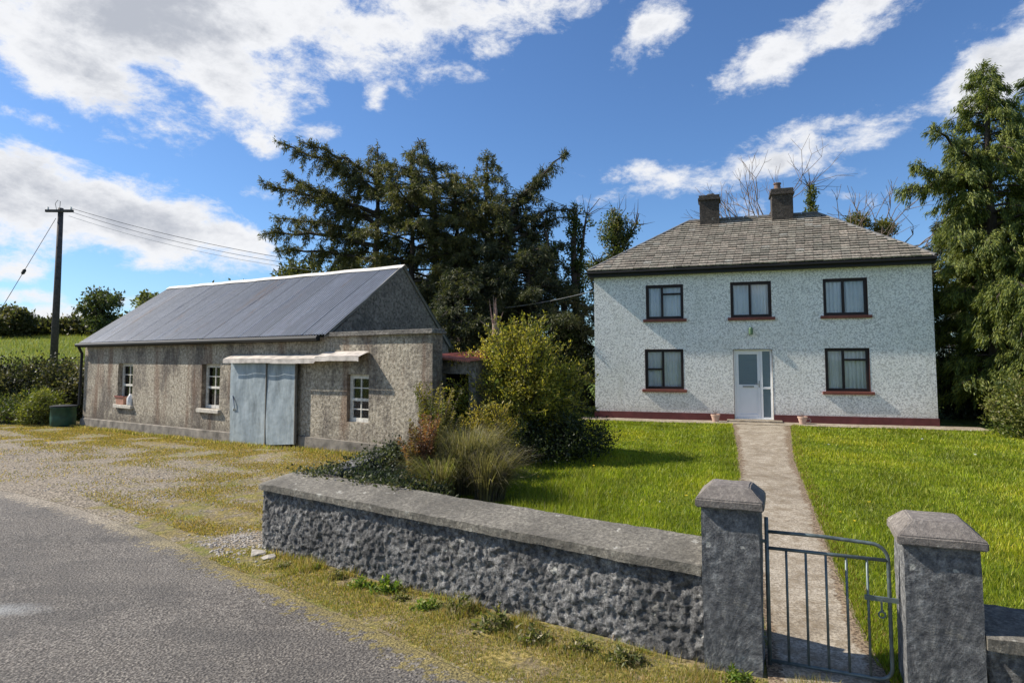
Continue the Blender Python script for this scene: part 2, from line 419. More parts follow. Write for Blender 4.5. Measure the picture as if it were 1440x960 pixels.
def dist_poly(x,y,pts):
    d=np.full(np.shape(x),1e9)
    for (x0,y0),(x1,y1) in zip(pts,pts[1:]):
        t=np.clip(((x-x0)*(x1-x0)+(y-y0)*(y1-y0))/((x1-x0)**2+(y1-y0)**2),0,1)
        d=np.minimum(d,np.hypot(x-x0-t*(x1-x0),y-y0-t*(y1-y0)))
    return d
def inside(x,y,poly):
    r=np.zeros(np.shape(x),bool); n=len(poly); j=n-1
    for i in range(n):
        xi,yi=poly[i]; xj,yj=poly[j]
        c=((yi>y)!=(yj>y))&(x<(xj-xi)*(y-yi)/((yj-yi)+1e-12)+xi); r^=c; j=i
    return r
roadE=[(-34,20.6),(-14,13.6),(-10.5,12.0),(-8.4,10.95),(-6.7,9.91),(-4.93,8.71),(-4.1,8.05),(-3.36,7.38),(-2.75,6.87),(-1.34,5.66),(-.35,4.75),(.5,3.9),(1.6,2.9),(3,1.8),(6,-.5),(12,-5)]
yardE=[(-36,27),(-19,25.2),(-14.6,23),(-9,19.4),(-4,16),(-2.2,14.8),(-2.3,11.5),(-2.7,9.5),(-2.8,8.0),(-.6,6.5),(.8,5.4),(1.9,4.75),(2.9,4.25),(4.5,3.75),(9,2),(15,-1)]
roadF=[(x-3.6,y-5.6) for x,y in roadE]
def road_cols(x,y,u,w):
    d=dist_poly(x,y,roadE); C=np.zeros(x.shape+(3,)); C[...,0]=np.clip(.80-d*1.5,-1,1)+np.where(x<-4.2,.12,0); C[...,2]=np.clip((-x-3)/3,0,1)
    C[...,1]=np.clip(1-np.hypot((x+4.75)/1.0,(y-6.0)/.36),0,1)*1.1
    return C
sheet('road', roadE, roadF, M['asphalt'], .004, 400, 120, road_cols)
def yard_cols(x,y,u,w):
    C=np.zeros(x.shape+(3,))
    d=dist_poly(x,y,yardE); de=dist_poly(x,y,roadE)
    m_=np.clip(.86-d*.13,0,.85)                              # moss along sheds and walls
    m_=np.maximum(m_, np.where(x>-5.2, .72-.10*np.clip(de-.9,0,9), 0))  # strip that runs beside the wall
    m_=np.maximum(m_, .75-.55*np.hypot((x+3.9)/1.1,(y-9.3)/1.4))
    m_=m_-.9*np.clip(1-np.hypot((x+3.35)/.65,(y-8.3)/.5),0,1)
    m_=np.where(x>-2.6, np.maximum(m_,.62), m_)
    C[...,0]=m_; return C
sheet('gravel_yard', roadE, yardE, M['gravel'], .006, 420, 90, yard_cols)
pathL=[(6.45,18.9),(6.22,18.3),(4.65,13.45),(3.79,10.86),(2.78,7.67),(2.13,5.68),(1.72,4.45)]
pathR=[(8.0,18.4),(7.78,18.0),(5.8,13.3),(4.87,10.87),(3.74,7.76),(2.88,5.5),(2.42,4.1)]
def path_cols(x,y,u,w):
    C=np.zeros(x.shape+(3,)); e=np.minimum(w,1-w); C[...,0]=np.clip(.98-e*4.2,0,1)+np.where(w>.5,.05,0)+.12*np.sin(y*1.9+3*np.sin(y*.7)); return C
sheet('garden_path', pathL, pathR, M['path'], .018, 200, 30, path_cols)

# ------------------------------------------------------------------ farmhouse
HY=.317
house = thing('farmhouse', 'two storey white pebbledashed farmhouse with slate hipped roof and two chimneys', 'house', (2.70,20.93,.364), -HY)
HW, HE, HD = 9.62, 4.56, 6.2
def front_wall(mb, W, z0, H, ops, depth, y=0.0, thick=.3):
    """front plane y with rectangular openings and their reveals"""
    xs = sorted({0., W} | {o_[0] for o_ in ops} | {o_[1] for o_ in ops}); zs = sorted({z0, H} | {o_[2] for o_ in ops} | {o_[3] for o_ in ops})
    for a, b in zip(xs, xs[1:]):
        for c_, d in zip(zs, zs[1:]):
            cx, cz = (a+b)/2, (c_+d)/2
            if any(o_[0] < cx < o_[1] and o_[2] < cz < o_[3] for o_ in ops): continue
            mb.face([(a,y,c_),(b,y,c_),(b,y,d),(a,y,d)])
            mb.face([(a,y+thick,d),(b,y+thick,d),(b,y+thick,c_),(a,y+thick,c_)])
    for x0,x1,c_,d in ops:
        mb.face([(x0,y,c_),(x0,y,d),(x0,y+thick,d),(x0,y+thick,c_)]); mb.face([(x1,y+thick,c_),(x1,y+thick,d),(x1,y,d),(x1,y,c_)])
        mb.face([(x0,y,d),(x1,y,d),(x1,y+thick,d),(x0,y+thick,d)]); mb.face([(x0,y+thick,c_),(x1,y+thick,c_),(x1,y,c_),(x0,y,c_)])
wins = [(1.67,2.83,3.16,4.25,'UL'),(4.23,5.40,3.16,4.25,'UM'),(6.82,7.99,3.16,4.25,'UR'),(1.61,2.80,.95,2.21,'LL'),(6.81,7.98,.95,2.21,'LR')]
door_op = (4.28,5.37,.09,2.18)
mb = MB(); front_wall(mb, HW, -.3, HE, [w[:4] for w in wins]+[door_op], .1)
mb.face([(0,0,-.3),(0,HD,-.3),(0,HD,HE),(0,0,HE)]); mb.face([(HW,HD,-.3),(HW,0,-.3),(HW,0,HE),(HW,HD,HE)])
mb.face([(HW,HD,-.3),(0,HD,-.3),(0,HD,HE),(HW,HD,HE)])
mb.face([(0.01,.3,2.6),(HW-.01,.3,2.6),(HW-.01,HD-.01,2.6),(.01,HD-.01,2.6)])
mb.build('wall', M['dash'], house)
mb = MB(); mb.box(-.025,4.26,-.025,.0,-.3,.235); mb.box(5.39,HW+.025,-.025,.0,-.3,.235); mb.box(-.025,0,.0,HD,-.3,.235); mb.box(HW,HW+.025,.0,HD,-.3,.235)
mb.build('plinth', M['plinth'], house)
# windows
def bars(mb, x0,x1,z0,z1,y0,y1,t):
    mb.box(x0,x0+t,y0,y1,z0,z1); mb.box(x1-t,x1,y0,y1,z0,z1); mb.box(x0+t,x1-t,y0,y1,z0,z0+t); mb.box(x0+t,x1-t,y0,y1,z1-t,z1)
for x0,x1,z0,z1,k in wins:
    w,h=x1-x0,z1-z0; mb=MB(); e=.003
    bars(mb,x0+e,x1-e,z0+e,z1-e,.05,.13,.085)
    mx={'UL':x0+.43*w,'UM':x0+.48*w,'UR':x0+.46*w,'LL':x0+.47*w,'LR':x0+.42*w}[k]
    mb.box(mx-.035,mx+.035,.065,.138,z0+.078,z1-.078)
    if k in('UL','LR'):
        zt=z1-.27*h; mb.box(mx+.035,x1-.078,.066,.137,zt-.03,zt+.03)
    if k=='LL':
        zt=z0+.50*h; mb.box(x0+.078,mx-.035,.066,.137,zt-.03,zt+.03)
    win=mb.build('window', M['brownframe'], house, bevel=.006)
    lab={'UL':'upstairs left window, right light split by a top transom','UM':'upstairs middle window above the door, two plain lights','UR':'upstairs right window, two plain lights','LL':'ground floor left window, left light split in half','LR':'ground floor right window, right light with a narrow opener on top'}[k]
    win['label']=lab
    MB().box(x0+.05,x1-.05,.10,.106,z0+.05,z1-.05).build('pane', M['glass'], win)
    mb=MB()
    ph=rnd.random()*6; wl=.06
    def cur(u,v,x0=x0+.05,x1=x1-.05,z0=z0+.02,z1=z1-.02,ph=ph):
        x=x0+(x1-x0)*u; return (x, .17+.045*math.sin(x*50+ph+1.2*math.sin(x*9))+.02*math.sin(x*117), z1+(z0-z1)*v)
    mb.grid(cur,160,2); cu=mb.build('curtain', M['curtain'], win, smooth=True)
    mb=MB(); mb.box(x0-.09,x1+.09,-.07,.069,z0-.085,z0+.002); mb.build('sill', M['redsill'], win, bevel=.008)
    mb=MB(); t=.012
    mb.box(x0+.001,x0+t,-.004,.068,z0+.004,z1); mb.box(x1-t,x1-.001,-.004,.068,z0+.004,z1); mb.box(x0+t,x1-t,-.004,.068,z1-t,z1-.001)
    mb.build('surround', M['reveal'], win)
# front door with sidelight
dr=MB(); x0,x1,z0,z1=4.283,5.367,.093,2.177
bars(dr,x0,x1,z0,z1,.08,.15,.05); dr.box(5.04,5.10,.078,.148,z0+.05,z1-.05); dr.box(5.10,x1-.05,.079,.149,.99,1.05)
dr=dr.build('door', M['upvc'], house, bevel=.005)
lf=MB(); a,b=4.335,5.038
bars(lf,a,b,.146,2.125,.09,.14,.085); lf.box(a+.085,b-.085,.093,.137,1.02,1.12); lf=lf.build('leaf', M['upvc'], dr, bevel=.005)
lp=MB(); lp.box(a+.084,b-.084,.105,.13,.23,1.02); lp.box(a+.13,b-.13,.098,.105,.29,.93); lp.build('panel', M['upvc'], dr, bevel=.004)
MB().box(a+.084,b-.084,.11,.12,1.12,2.04).build('glass', M['obscure'], dr)
MB().box(5.1,x1-.05,.11,.12,z0+.05,.99).box(5.1,x1-.05,.11,.12,1.05,z1-.05).build('sidelight_glass', M['obscure'], dr)
mb=MB(); mb.box(a+.19,b-.19,.082,.0935,1.04,1.085); mb.build('letterbox', M['metal'], dr)
mb=MB(); mb.box(b-.055,b-.025,.078,.09,1.04,1.24); mb.bar((b-.04,.075,1.15),(b-.04,.05,1.15),.015); mb.bar((b-.04,.05,1.15),(b-.15,.05,1.15),.016); mb.build('handle', M['metal'], dr)
mb=MB(); mb.box(4.05,5.6,-.32,-.0255,-.1,.075); mb.box(4.28,5.37,-.0255,.079,-.1,.088); mb.build('doorstep', M['path'], house, bevel=.01)
mb=MB(); mb.box(4.27,4.279,-.006,.07,.09,2.19); mb.box(5.371,5.38,-.006,.07,.09,2.19); mb.box(4.279,5.371,-.006,.07,2.182,2.195); mb.build('door_surround', M['reveal'], house)
mb=MB(); mb.lathe([(.0,-.11),(.05,-.11),(.062,-.09),(.062,.07),(.045,.11),(0,.12)],(4.79,-.075,2.74),14); mb.box(4.74,4.84,-.03,0,2.66,2.82); mb.build('wall_lamp', M['greenmetal'], house, smooth=False)
# fascia, soffit and gutter
mb=MB(); ov=.24; ol=.15; orr=.05
mb.box(-ol,HW+orr,-ov,-ov+.025,HE+.0,HE+.19); mb.box(-ol,-ol+.025,-ov+.025,HD+ov,HE,HE+.19); mb.box(HW+orr-.025,HW+orr,-ov+.025,HD+ov,HE,HE+.19)
mb.box(-ol+.025,HW+orr-.025,-ov+.025,HD+ov,HE+.001,HE+.02)
mb.build('fascia', M['black'], house)
mb=MB(); mb.tube([(-ol-.02,-ov-.045,HE+.12),(HW+orr+.01,-ov-.045,HE+.12)],.045,10); mb.build('gutter', M['black'], house)
mb=MB(); mb.tube([(-.05,-ov-.03,HE+.08),(-.05,-.05,HE-.12),(-.05,-.05,.1)],.035,8)
# roof geometry: slates course by course
EZ=HE+.19; RV=3.1; RZ=6.86; RS0,RS1=2.9,7.13; E0,E1=-ol-.03,HW+orr+.04; EV=-ov-.06
def slate_face(P0,P1,Q1,Q0,w=.25,ch=.185,name='roof',top=True):
    """P0-P1 eaves, Q0-Q1 ridge"""
    P0,P1,Q1,Q0=map(Vector,(P0,P1,Q1,Q0)); V=[];Fc=[];Cc=[]
    n=(P1-P0).cross(Q0-P0).normalized()
    if n.z<0: n=-n
    e=(P1-P0).normalized(); up=n.cross(e).normalized()
    if up.z<0: up=-up
    H=(Q0-P0).dot(up); nr=int(H/ch); ch=H/nr
    a0=(Q0-P0).dot(e); b1=(Q1-P0).dot(e); L=(P1-P0).length
    for r in range(nr):
        t0,t1=r*ch,(r+1)*ch+ch*.25
        t1=min(t1,H)
        l0=a0*t0/H; r0=L+(b1-L)*t0/H; l1=a0*t1/H; r1=L+(b1-L)*t1/H
        x=l0-(r%2)*w/2-rnd.random()*.02
        while x<r0:
            xa=max(x,l0)+.004; xb=min(x+w,r0)-.004
            xa1=max(xa,l1); xb1=min(xb,r1)
            if xb-xa>.01 and xb1>=xa1:
                lift=.036+rnd.random()*.02; j=rnd.uniform(-.006,.006)
                p=[P0+e*xa+up*(t0+j)+n*lift,P0+e*xb+up*(t0+j+rnd.uniform(-.004,.004))+n*lift,P0+e*xb1+up*t1+n*.002,P0+e*xa1+up*t1+n*.002,P0+e*xa+up*(t0+j)+n*(lift-.048),P0+e*xb+up*(t0+j)+n*(lift-.048)]
                k=len(V); V+=[tuple(q) for q in p]; Fc+= [(k,k+1,k+2,k+3),(k+4,k+5,k+1,k)]
                s_=rnd.choice([.78,.88,.95,1,1.06,1.12,1.2])*(1+.28*noise.noise(Vector((x*.7,r*.35,3)))) ; wr=rnd.uniform(.97,1.06)
                cc=(.33*s_*wr,.295*s_,.24*s_,1); 
                if rnd.random()<.03: cc=(.42,.4,.35,1)
                Cc+=[cc]*6
            x+=w
    return V,Fc,Cc
RV_,RF,RC=[],[],[]
for quad in (((E0,EV,EZ),(E1,EV,EZ),(RS1,RV,RZ),(RS0,RV,RZ)),
             ((E0,HD+.3,EZ),(E0,EV,EZ),(RS0,RV,RZ),(RS0,RV,RZ)),((E1,EV,EZ),(E1,HD+.3,EZ),(RS1,RV,RZ),(RS1,RV,RZ)),((E1,HD+.3,EZ),(E0,HD+.3,EZ),(RS0,RV,RZ),(RS1,RV,RZ))):
    if quad[1][0]>quad[0][0] or True:
        V,Fc,Cc=slate_face(*quad); k=len(RV_); RV_+=V; RF+=[tuple(i+k for i in f) for f in Fc]; RC+=Cc
# sealed deck just under the slates
def deck(a,b,c_,d):
    global RV_,RF,RC
    k=len(RV_); RV_+=[(p[0],p[1],p[2]-.012) for p in (a,b,c_,d)]; RF+=[(k,k+1,k+2,k+3)]; RC+=[(.05,.045,.04,1)]*4
deck((E0,EV,EZ),(E1,EV,EZ),(RS1,RV,RZ),(RS0,RV,RZ)); deck((E1,HD+.3,EZ),(E0,HD+.3,EZ),(RS0,RV,RZ),(RS1,RV,RZ))
k=len(RV_); RV_+=[(E0,EV,EZ-.012),(E0,HD+.3,EZ-.012),(RS0,RV,RZ-.012),(E1,EV,EZ-.012),(E1,HD+.3,EZ-.012),(RS1,RV,RZ-.012)]; RF+=[(k,k+1,k+2),(k+3,k+4,k+5)]; RC+=[(.05,.045,.04,1)]*6
mb=MB(); mb.v=RV_; mb.f=RF; roof=mb.build('roof', M['slate'], house, cols=RC)
M['ridgetile']=simple('grey_ridge_tiles',(.16,.155,.15),.75,0,.3,8)
mb=MB()
def ridge_line(a,b,r=.06):
    a,b=Vector(a),Vector(b); n=int((b-a).length/.45); 
    for i in range(n):
        p=a.lerp(b,i/n); q=a.lerp(b,(i+1)/n-.004); mb.tube([p,q],[r*1.06,r*.97],6)
ridge_line((RS0,RV,RZ+.01),(RS1,RV,RZ+.01)); ridge_line((E0+.05,EV+.06,EZ+.03),(RS0,RV,RZ+.01),.05); ridge_line((E1-.05,EV+.06,EZ+.03),(RS1,RV,RZ+.01),.05)
mb.build('ridge_tiles', M['ridgetile'], roof)
for i,(a,b) in enumerate(((3.30,3.97),(5.68,6.36))):
    c0=MB(); c0.box(a,b,2.66,3.30,6.3,7.50); ch=c0.build('chimney', M['chim'], house, bevel=.015)
    MB().box(a-.05,b+.05,2.61,3.35,7.50,7.58).box(a-.02,b+.02,2.64,3.32,7.58,7.68+.04*i).build('cap', M['chim'], ch, bevel=.012)
    if i==0:
        MB().lathe([(.16,0),(.16,.05),(.13,.09),(0,.11)],((a+b)/2+.05,2.98,7.68),16).build('chimney_pot', M['chim'], ch)
    else:
        MB().lathe([(.13,0),(.14,.03),(.11,.06),(.10,.2),(.13,.22),(.13,.26),(.08,.26),(.08,.02)],((a+b)/2-.12,2.98,7.72),16).build('chimney_pot', M['potclay'], ch)
    fl=MB(); fl.box(a-.04,b+.04,2.58,2.66,6.50,6.55); fl.build('flashing', M['ridgetile'], ch)
# apron in front of the house
def hpt(s,v): 
    c_,s_=math.cos(HY),math.sin(HY); return (2.70+s*c_+v*s_, 20.93-s*s_+v*c_)
sheet('house_apron',[hpt(-.6,-.95),hpt(10.6,-.95)],[hpt(-.6,.02),hpt(10.6,.02)],M['path'],.03,120,10,lambda x,y,u,w:np.stack([np.where(w<.2,.45,.1),0*x,0*x],-1))
# flower pots
def pot(label, s):
    x,y=hpt(s,-.38); t=thing('flower_pot',label,'flower pot',(x,y,g1(x,y)+.03),0,'terracotta pots either side of the front door')
    MB().lathe([(0,0),(.085,0),(.125,.17),(.135,.17),(.14,.215),(.12,.215),(.115,.19),(0,.18)],(0,0,0),20).build('pot_body', M['pinkpot'], t, smooth=False)
    MB().lathe([(0,.186),(.11,.186)],(0,0,0),14).build('soil', M['soil'], t)
    mb=MB()
    for i in range(12):
        a=rnd.random()*6.28; l=rnd.uniform(.08,.22); mb.tube([(0,0,.18),(.05*math.cos(a),.05*math.sin(a),.18+l*.6),(.1*math.cos(a+.4),.1*math.sin(a+.4),.18+l)],[.004,.003,.001],4)
    mb.build('dry_stems', M['twig'], t); return t
pot('small faded terracotta pot with dry stems left of the white front door',3.72)
p2=pot('terracotta pot with a tilted smaller handle, right of the white front door',6.12)
p2['label']='terracotta pot with dry stems on the paving right of the white front door'
MB().tube([(.13,0,.14),(.21,0,.15),(.24,0,.09),(.2,0,.04),(.12,0,.05)],.014,6).build('handle', M['pinkpot'], p2)

# ------------------------------------------------------------------ outbuilding
BY=.609; bo=(-14.66,22.01,0)
barn = thing('stone_outbuilding','long low roughcast outbuilding with grey corrugated iron roof and metal double doors','outbuilding',bo,-BY)
def bpt(s,v): c_,s_=math.cos(BY),math.sin(BY); return (bo[0]+s*c_+v*s_, bo[1]-s*s_+v*c_)
BE=2.80; GS=12.7; EX=15.92
bw=[(2.47,3.45,.87,2.17),(7.40,8.30,.95,2.16),(13.38,14.08,.90,1.95)]; bd=(9.3,11.5,.0,2.22)
mb=MB(); front_wall(mb,EX,-.3,BE,bw+[bd],.1,0,.30)
def quadbox(f,a): f.face(a)
mb.face([(0,0,-.3),(0,4.3,-.3),(0,4.3,BE-.1),(0,2.4,4.72),(0,0,BE)])
mb.face([(EX,.30,-.3),(EX,0,-.3),(EX,0,BE),(EX,.30,BE)]); mb.face([(GS,.301,BE),(EX,.301,BE),(EX,0,BE),(GS,0,BE)])
mb.face([(GS,4.25,-.3),(0,4.25,-.3),(0,4.25,2.6),(GS,4.25,2.6)])
mb.build('wall',M['barn'],barn)
mb=MB(); gv=[(0.01,BE-.01),(2.4,4.70),(4.24,2.60),(4.24,-.3),(.43,-.3),(.43,BE-.02)]
mb.face([(GS,v,z) for v,z in gv]); mb.face([(GS-.3,v,z) for v,z in reversed(gv)])
mb.build('gable_wall',M['gable'],barn)
mb=MB(); mb.box(GS+.02,EX+.07,-.09,.36,BE,BE+.055); mb.box(GS+.02,EX+.04,-.06,.33,BE+.055,BE+.10); mb.build('cornice',M['gable'],barn,bevel=.01)
mb=MB(); 
def pl(u,v,x0=-.03,x1=9.02):
    x=x0+(x1-x0)*u; return (x,-.10-.03*v*0+.04*v,(.30+.0*x)*(v)+(-.3)*(1-v)+x*.008)
mb.grid(pl,30,2); mb.grid(lambda u,v:(9.02*u,-.06+.06*v,.30+9.02*u*.008+.02*v),30,1)
mb.grid(lambda u,v:(11.75+(EX-11.75)*u,-.08+.03*v,-.3+.78*v),20,2); mb.grid(lambda u,v:(11.75+(EX-11.75)*u,-.05+.05*v,.48+.01*v),20,1)
mb.build('plinth',simple('stained_plinth',(.19,.168,.14),.9,0,.55,4,.6,30),barn)
# corrugated roof: eaves s -.12..12.78, ridge .80..12.72
TC=[]; mb=MB()
per=.10; nwav=int(12.9/per); nu=nwav*6; nv=10
rows=[]
def tin(u,v,back=False):
    se=-.12+12.92*u; sr=.80+11.96*u
    s=se+(sr-se)*v
    z0=BE+.04; zr=4.93+(4.72-4.93)*u
    y=-.16+(2.4+.16)*v if not back else 4.40-(4.40-2.4)*v
    zb=2.55
    z=(z0+(zr-z0)*v) if not back else zb+(zr-zb)*v
    sag=.03*math.sin(u*9)*math.sin(v*3.1)
    c_=.017*math.sin(u*nwav*2*PI)
    sheetn=int(u*15); lap=.006*((u*15)%1)
    return (s, y-c_*.6, z+c_*.8+sag*.5+lap+(.01 if v<.5 else 0))
mb.grid(lambda u,v:tin(u,v),nu,nv)
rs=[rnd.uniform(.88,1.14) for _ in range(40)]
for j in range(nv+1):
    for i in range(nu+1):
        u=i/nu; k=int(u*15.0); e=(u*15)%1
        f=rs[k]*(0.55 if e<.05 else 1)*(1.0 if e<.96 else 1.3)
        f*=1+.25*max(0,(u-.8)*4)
        f*=1+.22*math.sin(u*nwav*2*PI)+.10*math.sin(u*211)*math.sin(j*.3+u*50); TC.append((.175*f,.19*f,.225*f,1))  # crests lighter, troughs darker: corrugation shading put into the colour
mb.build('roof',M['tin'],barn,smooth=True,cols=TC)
mb=MB(); mb.grid(lambda u,v:tin(u,v,True),60,4); back=mb.build('rear_roof',M['tin'],barn,cols=[(.25,.28,.32,1)]*len(mb.v))
mb=MB()
for sgn,y in ((1,-.14),(-1,.14)):
    mb.grid(lambda u,v:(.76+12.02*u,2.4+y*v,4.965-.21*u+.02*math.sin(u*40)*.3-.10*v),80,2)
mb.build('ridge_cap',M['ridge'],barn)
mb=MB(); mb.tube([(-.15,-.22,BE-.02),(12.62,-.22,BE-.03)],.06,10); mb.box(-.1,12.6,-.17,-.145,BE-.10,BE+.03); mb.build('gutter',M['black'],barn)
mb=MB(); mb.tube([(-.05,-.2,BE-.05),(-.05,-.08,BE-.3),(-.09,-.08,.75)],.045,10); mb.build('downpipe',M['black'],barn)
M['verge']=simple('verge_mortar',(.2,.19,.17),.9)
mb=MB(); mb.bar((GS+.02,-.1,BE+.01),(GS+.02,2.4,4.72),.05,.06); mb.bar((GS+.02,2.4,4.72),(GS+.02,4.3,2.62),.05,.06); mb.build('verge',M['verge'],barn)
labs=['left shed window with a pot on its sill','middle shed window with narrow white sashes','right shed window, short, with flaking white glazing bars']
for (x0,x1,z0,z1),lb in zip(bw,labs):
    mb=MB(); y0,y1=(.13,.19) if x0<13 else (.09,.15)
    bars(mb,x0+.003,x1-.003,z0+.003,z1-.003,y0,y1,.09)
    zm=z0+(z1-z0)*.47; mb.box(x0+.09,x1-.09,y0-.01,y1-.01,zm-.03,zm+.03)
    wn=mb.build('window',M['sash'],barn); wn['label']=lb
    mb=MB(); xm=(x0+x1)/2; mb.box(xm-.012,xm+.012,y0+.01,y1-.015,z0+.09,zm-.03); mb.box(xm-.012,xm+.012,y0+.01,y1-.015,zm+.03,z1-.09)
    for q in (.25,.75) if x1-x0<.8 else (.5,):
        for a,b in ((z0+.09,zm-.03),(zm+.03,z1-.09)):
            if x1-x0>=.8 and a<zm: continue
            zz=a+(b-a)*.52; mb.box(x0+.09,xm-.012,y0+.011,y1-.016,zz-.011,zz+.011); mb.box(xm+.012,x1-.09,y0+.011,y1-.016,zz-.011,zz+.011); 
        break
    mb.build('glazing_bars',M['sash'],wn)
    MB().box(x0+.08,x1-.08,y0+.03,y0+.034,z0+.08,z1-.08).build('pane',M['glass'],wn)
    if x0<13: MB().box(x0-.10,x1+.10,-.09,.237,z0-.11,z0-.001).build('sill',M['sill'],wn,bevel=.015)
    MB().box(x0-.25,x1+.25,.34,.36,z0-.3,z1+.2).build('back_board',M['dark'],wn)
# metal doors
def leafdoor(a,b,za,zb,yy,lab):
    def fn(u,v):
        x=a+(b-a)*u; z=za+(zb-za)*u*0+(2.27-za-(zb-za)*u)*v+(zb-za)*u
        d=.012*math.sin(x*5+z*2)+.008*noise.noise(Vector((x*3,z*2,yy*9)))
        return (x,yy+d,z)
    mb=MB(); mb.grid(fn,30,40); mb.grid(lambda u,v:(lambda p:(p[0],p[1]+.04,p[2]))(fn(1-u,v)),30,40)
    d=mb.build('sliding_door',M['doortin'],barn,smooth=True); d['label']=lab
    mb=MB(); mb.box(b-.02,b+.006,yy-.016,yy+.045,zb+.01,2.26); mb.build('edge_strip',M['verge'],d); return d
l=leafdoor(9.06,10.60,.10,.20,-.15,'left grey sheet metal door leaf')
mb=MB(); mb.tube([(9.2,-.17,1.35),(9.3,-.2,1.2),(9.34,-.2,1.05),(9.25,-.17,.98)],.015,6); mb.build('handle',M['metal'],l)
leafdoor(10.62,11.74,.20,.30,-.145,'right grey sheet metal door leaf')
# crumpled flashing over door and window
def canopy(u,v):
    x=8.96+5.14*u; k=int(u*5); 
    z=2.41+.008*math.sin(k*2.1)+.05*(1 if u>.72 else 0)+.004*noise.noise(Vector((x*3,v*3,0)))
    return (x,-.02-.30*v,z-.11*v)
mb=MB(); mb.grid(canopy,90,4); mb.grid(lambda u,v:(lambda p:(p[0],p[1]-.004,p[2]-.006-.10*v))(canopy(u,1)),90,2)
mb.build('canopy',M['flash'],barn)
# porch at the end, red tin roof
px0,px1,pv=15.5,16.55,.60
mb=MB(); mb.box(px0-.05,px0+.17,pv,pv+.12,-.1,2.36); mb.box(px0+.17,px1,pv,pv+.12,1.98,2.30); mb.box(px1-.18,px1,pv+.001,pv+.12,-.1,1.98); mb.box(px1-.1,px1,pv+.12,2.6,-.1,2.3)
pw=mb.build('porch_wall',M['gable'],barn)
mb=MB(); mb.grid(lambda u,v:(px0-.12+1.22*u,pv-.25+2.2*v,2.36-.10*u+.02*math.sin(u*150)+.12*v),150,3); mb.grid(lambda u,v:(px0-.12+1.22*u,pv-.255,2.36-.10*u+.02*math.sin(u*150)-.03*v),150,1)
mb.build('porch_roof',M['redtin'],barn)
mb=MB(); mb.box(px0+.0,px1-.12,pv+1.25,pv+1.3,-.1,2.25); mb.box(px0-.04,px0+.0,pv+.125,pv+1.25,-.1,2.25); mb.build('porch_shade_panels',M['dark'],barn)  # added dark panels: back sheet gives the doorway its shade, side one blocks sunlight

# objects by the shed
x,y=bpt(-.62,-.35)
t=thing('water_barrel','green plastic water butt standing under the downpipe at the shed corner','water butt',(x,y,g1(x,y)))
MB().lathe([(0,0),(.34,0),(.37,.05),(.38,.3),(.37,.62),(.39,.63),(.39,.67),(.35,.67)],(0,0,0),28).build('drum',M['greenplastic'],t,smooth=True)
MB().lathe([(.40,.66),(.40,.70),(.2,.725),(0,.73)],(0,0,0),28).build('lid',M['black'],t)
x,y=bpt(2.80,.02)
t=thing('planter','red brown plastic planter box on the left shed window sill','planter',(x,y,.872),-BY)
mb=MB(); mb.v=[(-.27,-.08,0),(.22,-.08,0),(.22,.1,0),(-.27,.1,0),(-.31,-.1,.26),(.26,-.1,.26),(.26,.12,.26),(-.31,.12,.26)]; mb.f=[(3,2,1,0),(0,1,5,4),(1,2,6,5),(2,3,7,6),(3,0,4,7)]
mb.build('box_body',M['terra'],t,bevel=.01); MB().box(-.28,.24,-.08,.1,.20,.22).build('soil',M['soil'],t)
MB().box(-.33,.28,-.115,-.101,.22,.28).build('rim',M['redsill'],t)
x,y=bpt(3.32,.02)
t=thing('plastic_jug','white plastic container beside the planter on the shed window sill','container',(x,y,.872),-BY)
MB().lathe([(0,0),(.10,0),(.11,.03),(.11,.22),(.06,.30),(.045,.34),(0,.34)],(0,0,0),14).build('jug_body',M['whiteplastic'],t,smooth=True)
MB().tube([(.05,0,.3),(.13,0,.27),(.14,0,.17),(.1,0,.13)],.013,6).build('handle',M['whiteplastic'],t)

# ------------------------------------------------------------------ roadside wall, pillars, gate
def rough_box(mb, x0,x1,y0,y1,z0,z1, step, amp, fr, shape=None, seed=0, amp2=0):
    def put(p):
        q=Vector(p)
        if shape: q=Vector(shape(*q))
        n=noise.noise_vector(q*fr+Vector((seed,0,0)))*amp + noise.noise_vector(q*fr*2.7+Vector((seed,5,0)))*amp*.75
        if amp2: n+=noise.noise_vector(q*2.2+Vector((0,seed,0)))*amp2
        return q+n
    nx=max(1,round((x1-x0)/step)); ny=max(1,round((y1-y0)/step)); nz=max(1,round((z1-z0)/step))
    L=lambda a,b,t:a+(b-a)*t
    mb.grid(lambda u,v:put((L(x0,x1,u),y0,L(z0,z1,v))),nx,nz)
    mb.grid(lambda u,v:put((L(x1,x0,u),y1,L(z0,z1,v))),nx,nz)
    mb.grid(lambda u,v:put((x0,L(y1,y0,u),L(z0,z1,v))),ny,nz)
    mb.grid(lambda u,v:put((x1,L(y0,y1,u),L(z0,z1,v))),ny,nz)
    mb.grid(lambda u,v:put((L(x0,x1,u),L(y0,y1,v),z1)),nx,ny)
A=Vector((-3.14,7.98)); B=Vector((1.40,4.76)); WL=(B-A).length; WY=math.atan2(-(B-A).y,(B-A).x)
wallt = thing('garden_wall','long low roadside wall of dark roughcast under a grey sloping coping, left of the gate','wall',(A.x,A.y,0),-WY)
R_=.2
def rc(x,y,z,r=R_,x0=0.,y0=0.):
    dx,dy=(x0+r)-x,(y0+r)-y
    if dx>0 and dy>0:
        m_=max(dx,dy); h=math.hypot(dx,dy); f=m_/h; x=x0+r-dx*f; y=y0+r-dy*f
    return (x,y,z)
mb=MB(); rough_box(mb,0,WL,0,.36,-.15,.73,.015,.019,17,rc,3,.02)
mb.build('wall_body',M['wall'],wallt,merge=.0005,smooth=True)
mb=MB()
